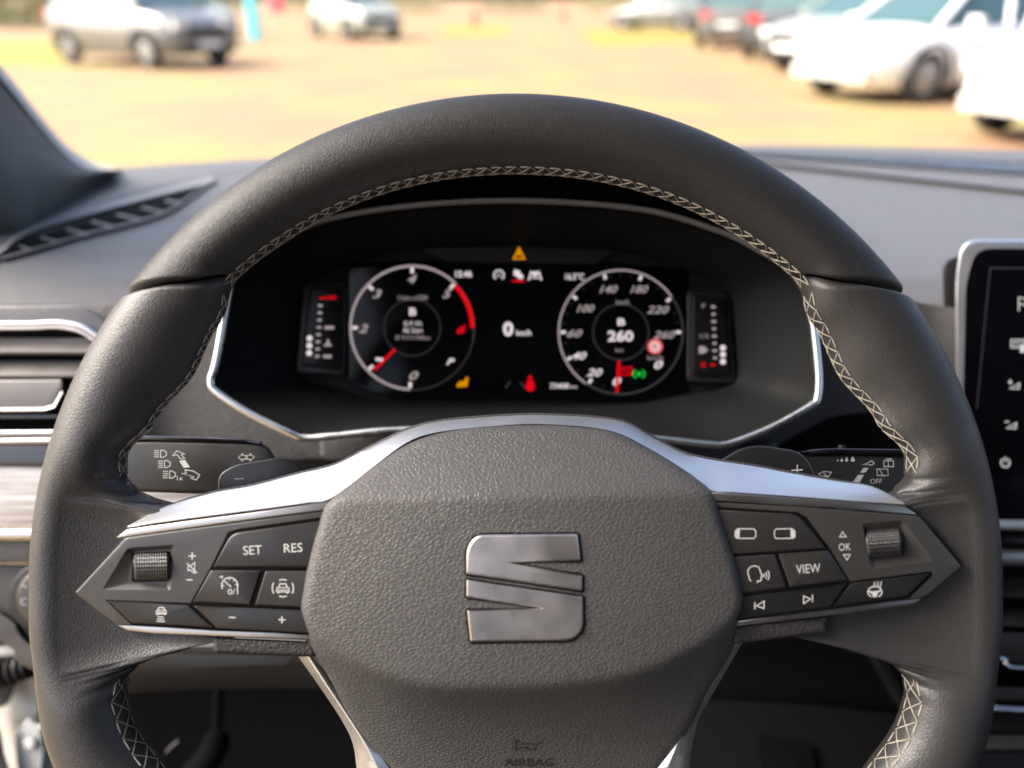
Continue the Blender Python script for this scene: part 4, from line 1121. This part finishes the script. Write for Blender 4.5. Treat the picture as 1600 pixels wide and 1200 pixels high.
plate('spoke_cover', rounded([(1293, 963), (1220, 971), (1148, 979), (1146, 1006), (1220, 997), (1291, 987)], 4), wh(38), M_DASHLOW, wheel, 40, 6)

# ------------------------------------------------------------------ button clusters
def roller(parent, cx, cy, hw, hh, rot, h):
    """knurled thumb roller: a short cylinder with rows of raised diamonds"""
    o = None
    rows = []; NU, NV = 84, 96
    cr, sr = math.cos(R(rot)), math.sin(R(rot))
    rad = hh * 1.12
    for i in range(NU + 1):
        u = -1 + 2 * i / NU
        row = []
        for j in range(NV):
            a = 2 * math.pi * j / NV
            edge = 1 - .14 * sstep(.86, 1.0, abs(u))
            kn = 2.0 * (.5 + .5 * math.cos(14 * math.pi * u)) * (.5 + .5 * math.cos(a * 24)) if abs(u) < .92 else 0
            r = rad * edge + kn
            x, y, z = u * hw, r * math.sin(a), r * math.cos(a)
            row.append(P(cx + x * cr - y * sr, cy - (x * sr + y * cr), D - (h - rad * .55 + z) * S))
        rows.append(row)
    g = grid('thumb_roller', rows, M_ROLLER, parent, closed_u=True, ang=70)
    return g
HP = 54
def icon(parent, dec, name='icon'): return dec.build(name, M_PRINT, parent)

# left cluster -------------------------------------------------
lp_hole = rounded([(160, 921), (199, 856), (273, 851), (267, 922)], [4, 7, 5, 6])
base = plate('button_panel', rounded([(117, 926), (196, 840), (260, 831), (400, 812.5), (520, 797), (520, 996), (400, 987), (290, 982), (182, 977), (163, 962)], [3, 4, 0, 0, 0, 0, 0, 0, 8, 6]), wh(HP), M_PANEL, wheel, 30, 3, holes=[lp_hole])
pocket_floor = [(199, 912), (208, 862), (267, 858), (262, 914)]
def pocket(name, top, floor_, h, depth, parent):
    rt = top; n = len(rt)
    fr = rounded(floor_, 4)
    # resample both by index
    k = len(fr)
    rtt = [rt[int(i * n / k)] for i in range(k)]
    c = [P(x, y, D - (h - .2) * S) for x, y in rtt]; f = [P(x, y, D - (h - depth) * S) for x, y in fr]
    faces = [(i, (i + 1) % k, k + (i + 1) % k, k + i) for i in range(k)] + [tuple(range(k, 2 * k))]
    return mesh(name, c + f, faces, M_PANEL, parent, ang=25)
pocket('roller_pocket', lp_hole, pocket_floor, HP, 8, wheel)
plate('roller_slot', rounded([(206, 863.5), (267, 861), (266, 908), (206, 909.5)], 5), wh(HP - 7.4), M_VOID, wheel, 2, .5)
roller(wheel, 236.5, 885.5, 27.5, 20, 1.5, HP - 2)
def btn(pts, r, h=HP + 2.2, m=None):
    return plate('button', rounded(pts, r), wh(h), m or M_BUTTON, wheel, 16, 2.6)
def gap(pts): return None
# black joint field under the buttons
plate('button_gap', [(296, 944), (330, 884), (356, 831), (372, 826), (508, 807), (508, 992), (336, 986), (206, 977), (164, 937), (296, 942)], wh(HP + .5), M_VOID, wheel, 4, .5)
b1 = btn([(333.5, 886), (361, 833.5), (508, 812.5), (508, 887)], [2, 14, 0, 0])
b2 = btn([(302, 940.5), (329, 891), (408, 891.5), (391, 945)], 2)
b3 = btn([(398.5, 945.5), (414.5, 892), (490, 892), (490, 950)], 2)
b4 = btn([(168, 938.5), (295, 945.5), (333, 981), (206, 974)], [4, 2, 2, 3], m=M_BUTTON2)
b5 = btn([(303, 946.5), (398, 950), (486, 954), (486, 990), (339, 982.5)], 2, m=M_BUTTON2)
ih = wh(HP + 2.3); pw = wh(HP + .1)
icon(b1, Decal(ih).text('SET', 394.5, 859.5, 14, 29, 3), 'lettering')
icon(b1, Decal(ih).text('RES', 458, 856, 14, 29, 3), 'lettering')
d = Decal(ih)
d.arc(359, 915, 12.5, 205, -30, 1.7).line([(352, 909), (361, 917)], 1.6).line([(348, 904), (344, 901), (349, 900.5)], 1.4)
for a in (180, 140, 95, 50, 10): d.line([(359 + 12.5 * math.cos(R(a)), 915 - 12.5 * math.sin(R(a))), (359 + 8.5 * math.cos(R(a)), 915 - 8.5 * math.sin(R(a)))], 1.3)
d.text('0/1', 364, 924.5, 9, 16, 2); icon(b2, d)
d = Decal(ih)
def car_icon(d, cx, cy, k=1.0):
    d.line([(cx - 10 * k, cy + 6 * k), (cx - 10 * k, cy), (cx - 7 * k, cy - 1.5 * k), (cx - 5 * k, cy - 7 * k), (cx + 5 * k, cy - 7 * k), (cx + 7 * k, cy - 1.5 * k), (cx + 10 * k, cy), (cx + 10 * k, cy + 6 * k)], 1.6, True)
    d.line([(cx - 7 * k, cy - 1 * k), (cx + 7 * k, cy - 1 * k)], 1.3).line([(cx - 8 * k, cy + 3 * k), (cx + 8 * k, cy + 3 * k)], 1.3)
    d.poly([(cx - 9 * k, cy + 6 * k), (cx - 6 * k, cy + 6 * k), (cx - 6 * k, cy + 8.5 * k), (cx - 9 * k, cy + 8.5 * k)]).poly([(cx + 6 * k, cy + 6 * k), (cx + 9 * k, cy + 6 * k), (cx + 9 * k, cy + 8.5 * k), (cx + 6 * k, cy + 8.5 * k)])
car_icon(d, 442, 919, .95)
for a0, a1 in ((150, 210), (-30, 30), (65, 115), (245, 295)): d.arc(442, 919, 16.5 if a0 in (150, -30) else 13.5, a0, a1, 1.8)
icon(b3, d)
d = Decal(ih); car_icon(d, 252, 954.5, .75)
for k, w in ((0, 4.5), (1, 5.5), (2, 6.5)): d.line([(251 - w, 963.5 + k * 3.6), (251 + w, 964 + k * 3.6)], 1.4)
icon(b4, d)
icon(b5, Decal(ih).line([(357.5, 964.5), (368, 965)], 1.7)); icon(b5, Decal(ih).line([(435, 968), (446, 968.6)], 1.7).line([(440.5, 962.8), (440.3, 974)], 1.7))
d = Decal(pw).line([(294.5, 869), (306, 868.4)], 1.8).line([(300.3, 863), (300.2, 874.5)], 1.8); icon(base, d)
d = Decal(pw).line([(294, 884), (298, 884), (304, 879), (304, 896), (298, 891), (294, 891)], 1.4, True).line([(292, 880), (308, 895.5)], 1.5); icon(base, d)
icon(base, Decal(pw).line([(291.5, 906), (301, 906)], 1.7))

# right cluster ------------------------------------------------
rp_hole = rounded([(1347, 818), (1411, 813), (1459, 876), (1361, 890)], [5, 6, 5, 6])
base = plate('button_panel', rounded([(1100, 783), (1119, 784.5), (1250, 792), (1436, 806), (1503, 886), (1446, 934), (1300, 953), (1140, 972)], [0, 0, 0, 5, 4, 8, 0, 0]), wh(HP), M_PANEL, wheel, 30, 3, holes=[rp_hole])
pocket('roller_pocket', rp_hole, [(1351, 828), (1406, 822), (1418, 868), (1362, 874)], HP, 8, wheel)
plate('roller_slot', rounded([(1350, 829), (1407, 824), (1413, 868), (1357, 873)], 5), wh(HP - 7.4), M_VOID, wheel, 2, .5)
roller(wheel, 1381.5, 849, 27.5, 20, 4.5, HP - 2)
plate('button_gap', [(1112, 791), (1246, 800), (1260, 808), (1296, 856), (1328, 908), (1455, 892.5), (1457, 899), (1420, 935), (1298, 951.5), (1150, 970)], wh(HP + .5), M_VOID, wheel, 4, .5)
c1 = btn([(1112, 796), (1246, 803.5), (1290.5, 857), (1112, 867.5)], [0, 14, 2, 0])
c2 = btn([(1130, 871), (1210, 866), (1229, 918.5), (1130, 931)], 2)
c3 = btn([(1216, 865.5), (1294, 860), (1324, 906.5), (1235, 918)], 2)
c4 = btn([(1130, 937), (1322, 912.5), (1297.5, 948.5), (1130, 970)], 2, m=M_BUTTON2)
c5 = btn([(1330, 911), (1453.5, 896), (1418, 932), (1302, 948)], [2, 5, 2, 2], m=M_BUTTON2)
for cx, sgn in ((1165, -1), (1226, 1)):
    d = Decal(ih)
    q = [(cx - 16 * sgn, 830), (cx - 13 * sgn, 826.5), (cx + 12 * sgn, 826), (cx + 16 * sgn, 830), (cx + 16.5 * sgn, 838), (cx + 14 * sgn, 841), (cx - 13 * sgn, 841.5), (cx - 16 * sgn, 838)]
    d.line(q, 1.7, True).poly([(cx + 9 * sgn, 826.5), (cx + 12 * sgn, 826), (cx + 16 * sgn, 830), (cx + 16.5 * sgn, 838), (cx + 14 * sgn, 841), (cx + 9.5 * sgn, 841)])
    icon(c1, d)
d = Decal(ih)
d.line([(1174, 908), (1171, 905), (1170, 900), (1168.5, 896), (1169, 890), (1173, 885.5), (1179, 884), (1185, 886), (1188, 891), (1188.5, 895), (1191.5, 900), (1189, 902), (1189.5, 905.5), (1188, 908), (1184, 907.5), (1183.5, 911)], 1.7)
for r_ in (4, 8, 12): d.arc(1189, 899, r_ + 1, -35, 35, 1.5)
icon(c2, d)
icon(c3, Decal(ih).text('VIEW', 1263, 888.5, 14, 38, 4), 'lettering')
icon(c4, Decal(ih).line([(1194, 939.5), (1193.5, 951), (1182, 946.5)], 1.6, True).line([(1179.5, 941), (1179.5, 952)], 1.7))
icon(c4, Decal(ih).line([(1255.5, 931), (1255.5, 943), (1266.5, 936)], 1.6, True).line([(1269.5, 929), (1269.5, 941)], 1.7))
d = Decal(ih).arc(1367, 925, 11, -60, 240, 1.9, ry=8.5).poly([(1357, 922), (1362, 924), (1372, 923), (1377, 920.5), (1377, 923), (1371, 927.5), (1370, 933), (1364, 933.5), (1363, 928.5), (1357, 925)])
for k in range(3): d.line([(1366 + k * 5, 918), (1364.5 + k * 5, 915.5), (1367 + k * 5, 913.5), (1366 + k * 5, 911), (1368 + k * 5, 909)], 1.3)
icon(c5, d)
icon(base, Decal(pw).line([(1312, 839), (1322, 838.5), (1316.5, 831)], 1.5, True))
icon(base, Decal(pw).text('OK', 1320, 854.5, 11.5, 19, 3), 'lettering')
icon(base, Decal(pw).line([(1318, 867), (1328.5, 866.5), (1323.5, 875)], 1.5, True))

# ------------------------------------------------------------------ airbag cover
AOUT = [(850, 662.5), (905, 666), (954.6, 673.6), (1020, 705), (1080.6, 742.7), (1110, 766), (1121, 790), (1132, 826.7), (1147, 872), (1156, 905), (1162, 943), (1157, 966), (1148, 1008), (1128, 1045), (1104, 1083), (1080, 1134), (1038, 1196), (1010, 1240), (990, 1268),
        (650, 1268), (632, 1238), (608, 1198), (553, 1130), (520, 1070), (506, 1046), (482, 1016), (470, 957), (474, 920), (482, 880), (493, 836), (505, 799), (519, 779), (586, 728), (630, 698), (660, 684), (700, 673), (760, 664.5)]
AO = smoothline(AOUT, 5, True)
def xrange(y):
    xs = []
    for a, b in zip(AO, AO[1:] + AO[:1]):
        if (a[1] - y) * (b[1] - y) < 0: xs.append(a[0] + (b[0] - a[0]) * (y - a[1]) / (b[1] - a[1]))
    return (min(xs), max(xs)) if len(xs) >= 2 else None
YC = [(460, 946), (470, 957), (492, 994), (553, 1036), (637, 1068), (740, 1077), (880, 1072), (996, 1055), (1080, 1018), (1137, 981), (1162, 947), (1175, 935)]
YCs = smoothline(YC, 8)
def ycf(x):
    if x <= YCs[0][0]: return YCs[0][1]
    for a, b in zip(YCs, YCs[1:]):
        if a[0] <= x <= b[0]: return a[1] + (b[1] - a[1]) * (x - a[0]) / max(1e-6, b[0] - a[0])
    return YCs[-1][1]
def sp(v, k): return k * math.log1p(math.exp(min(40, v / k)))
def dist_out(x, y):
    best = 1e9
    for a, b in zip(AO, AO[1:] + AO[:1]):
        dx, dy = b[0] - a[0], b[1] - a[1]; L = dx * dx + dy * dy
        t = 0 if L < 1e-9 else min(1, max(0, ((x - a[0]) * dx + (y - a[1]) * dy) / L))
        q = (x - a[0] - t * dx) ** 2 + (y - a[1] - t * dy) ** 2
        if q < best: best = q
    return math.sqrt(best)
def ah_(x, y):
    h = 86 - 22 * ((x - 816) / 350) ** 2 - 7 * ((y - 925) / 150) ** 2
    yu = 776 - .018 * (x - 816)
    h -= sp(yu - y, 3.0) * .62
    v = sp(y - ycf(x), 4.0)
    h -= 78 * (1 - math.exp(-v * 1.2 / 78))
    return h
def ah(x, y):
    e = dist_out(x, y)
    return ah_(x, y) - (10 * (1 - e / 11) ** 2 if e < 11 else 0)
us = [0, .004, .012, .025, .045] + [.07 + .86 * i / 60 for i in range(61)] + [.955, .975, .988, .996, 1]
rows = []
ys = [663.2, 664.5, 666.5, 669] + [672 + i * 5.0 for i in range(119)]
for y in ys:
    xr = xrange(y)
    if not xr: continue
    x0, x1 = xr
    row = [P(x0 + .5, y, D - (ah(x0, y) - 45) * S)]
    for u in us:
        x = x0 + (x1 - x0) * u
        row.append(P(x, y, D - ah(x, y) * S))
    row.append(P(x1 - .5, y, D - (ah(x1, y) - 45) * S))
    rows.append(row)
first = [P(800 + (i - 33) * .8, 663.0, D + 60 * S) for i in range(len(rows[0]))]
cover = grid('airbag_cover', rows, M_AIRBAG, wheel, ang=60)
# emblem
adep = lambda lift: (lambda x, y: D - (ah_(x, y) + lift) * S)
up_ = rounded([(729, 896.5), (729, 857), (744, 836), (902, 834.5), (906.6, 875.7), (794, 879), (909, 899), (909.4, 923)], [1, 14, 16, 3, 2, 0, 2, 2])
lo_ = rounded([(729, 906), (910, 932.6), (911, 985), (893, 1001), (735, 1003), (730, 954), (849, 950.5), (729, 933)], [2, 2, 14, 20, 3, 2, 0, 2])
for nm, q, g in (('emblem_upper', up_, 0), ('emblem_lower', lo_, 0)):
    plate('emblem_recess', inset(q, -3.2), adep(1.7), M_VOID, wheel, 4, .4)
    plate('emblem', q, adep(4.6), M_EMBLEM, wheel, 4, 2.8, seg=1, ang=15)
d = Decal(adep(.3), .0001)
d.text('AIRBAG', 826.5, 1191, 12.5, 78, 0, bold=.015).build('airbag_lettering', M_DEBOSS, wheel)
d = Decal(adep(.3), .0001)
d.line([(806, 1155), (806, 1173)], 2.2).line([(806, 1156), (816, 1162), (842, 1163)], 1.8).line([(806, 1171), (818, 1168), (826, 1168)], 1.8).arc(829, 1167, 9, 20, -200, 1.8, ry=4.5).line([(842, 1161), (847, 1160)], 2.2)
d.build('horn_mark', M_DEBOSS, wheel)
# hub body behind the cover, so the wheel is solid
plate('hub_body', [(505, 800), (640, 700), (820, 675), (1000, 705), (1110, 790), (1130, 960), (1085, 1090), (1000, 1265), (640, 1265), (545, 1090), (500, 960)], wh(-50), M_BLACK, wheel, 90, 4)
# lower spokes: silver edges running down beside the cover
def strip(name, outer, inner, m, crest=.55):
    o_, i_ = smoothline(outer, 8), smoothline(inner, 8); rows = []
    for a, b in zip(o_, i_):
        row = [P(a[0], a[1], D + 90 * S)]
        for t, h in ((0, -34), (.2, -10), (crest, 4), (crest + .12, 4.5), (1, -2), (1.3, -26)):
            row.append(P(a[0] + (b[0] - a[0]) * t, a[1] + (b[1] - a[1]) * t, D - (h - 18) * S))
        rows.append(row)
    return grid(name, rows, m, wheel, ang=30)
strip('lower_spoke', [(466, 1026), (505, 1081), (536, 1129), (551, 1161), (557, 1200), (562, 1280)], [(491, 1026), (521, 1075), (556, 1127), (584, 1167), (607, 1199), (660, 1280)], M_SILVER)
strip('lower_spoke', [(1160, 1004), (1110, 1090), (1091, 1124), (1081, 1165), (1077, 1200), (1072, 1280)], [(1146, 1004), (1092, 1097), (1058, 1150), (1036, 1185), (1025, 1199), (975, 1280)], M_SILVER)
# shift paddles behind the spokes
plate('shift_paddle', rounded([(339, 800), (341, 741), (364, 727), (436, 714.5), (460, 719), (484, 737), (520, 760), (520, 800)], [0, 14, 22, 20, 14, 10, 0, 0]), .338, M_PADDLE, wheel, 14, 4.5)
plate('shift_paddle', rounded([(1276, 790), (1274, 738), (1253, 706), (1186, 695), (1157, 700), (1130, 716), (1080, 740), (1080, 790)], [0, 16, 26, 20, 14, 10, 0, 0]), .338, M_PADDLE, wheel, 14, 4.5)
icon(wheel, Decal(.338, .0002).line([(366, 748.6), (381, 747.6)], 1.8), 'minus_mark')
icon(wheel, Decal(.338, .0002).line([(1237, 735), (1254, 734)], 1.9).line([(1246, 726), (1245.5, 743)], 1.9), 'plus_mark')
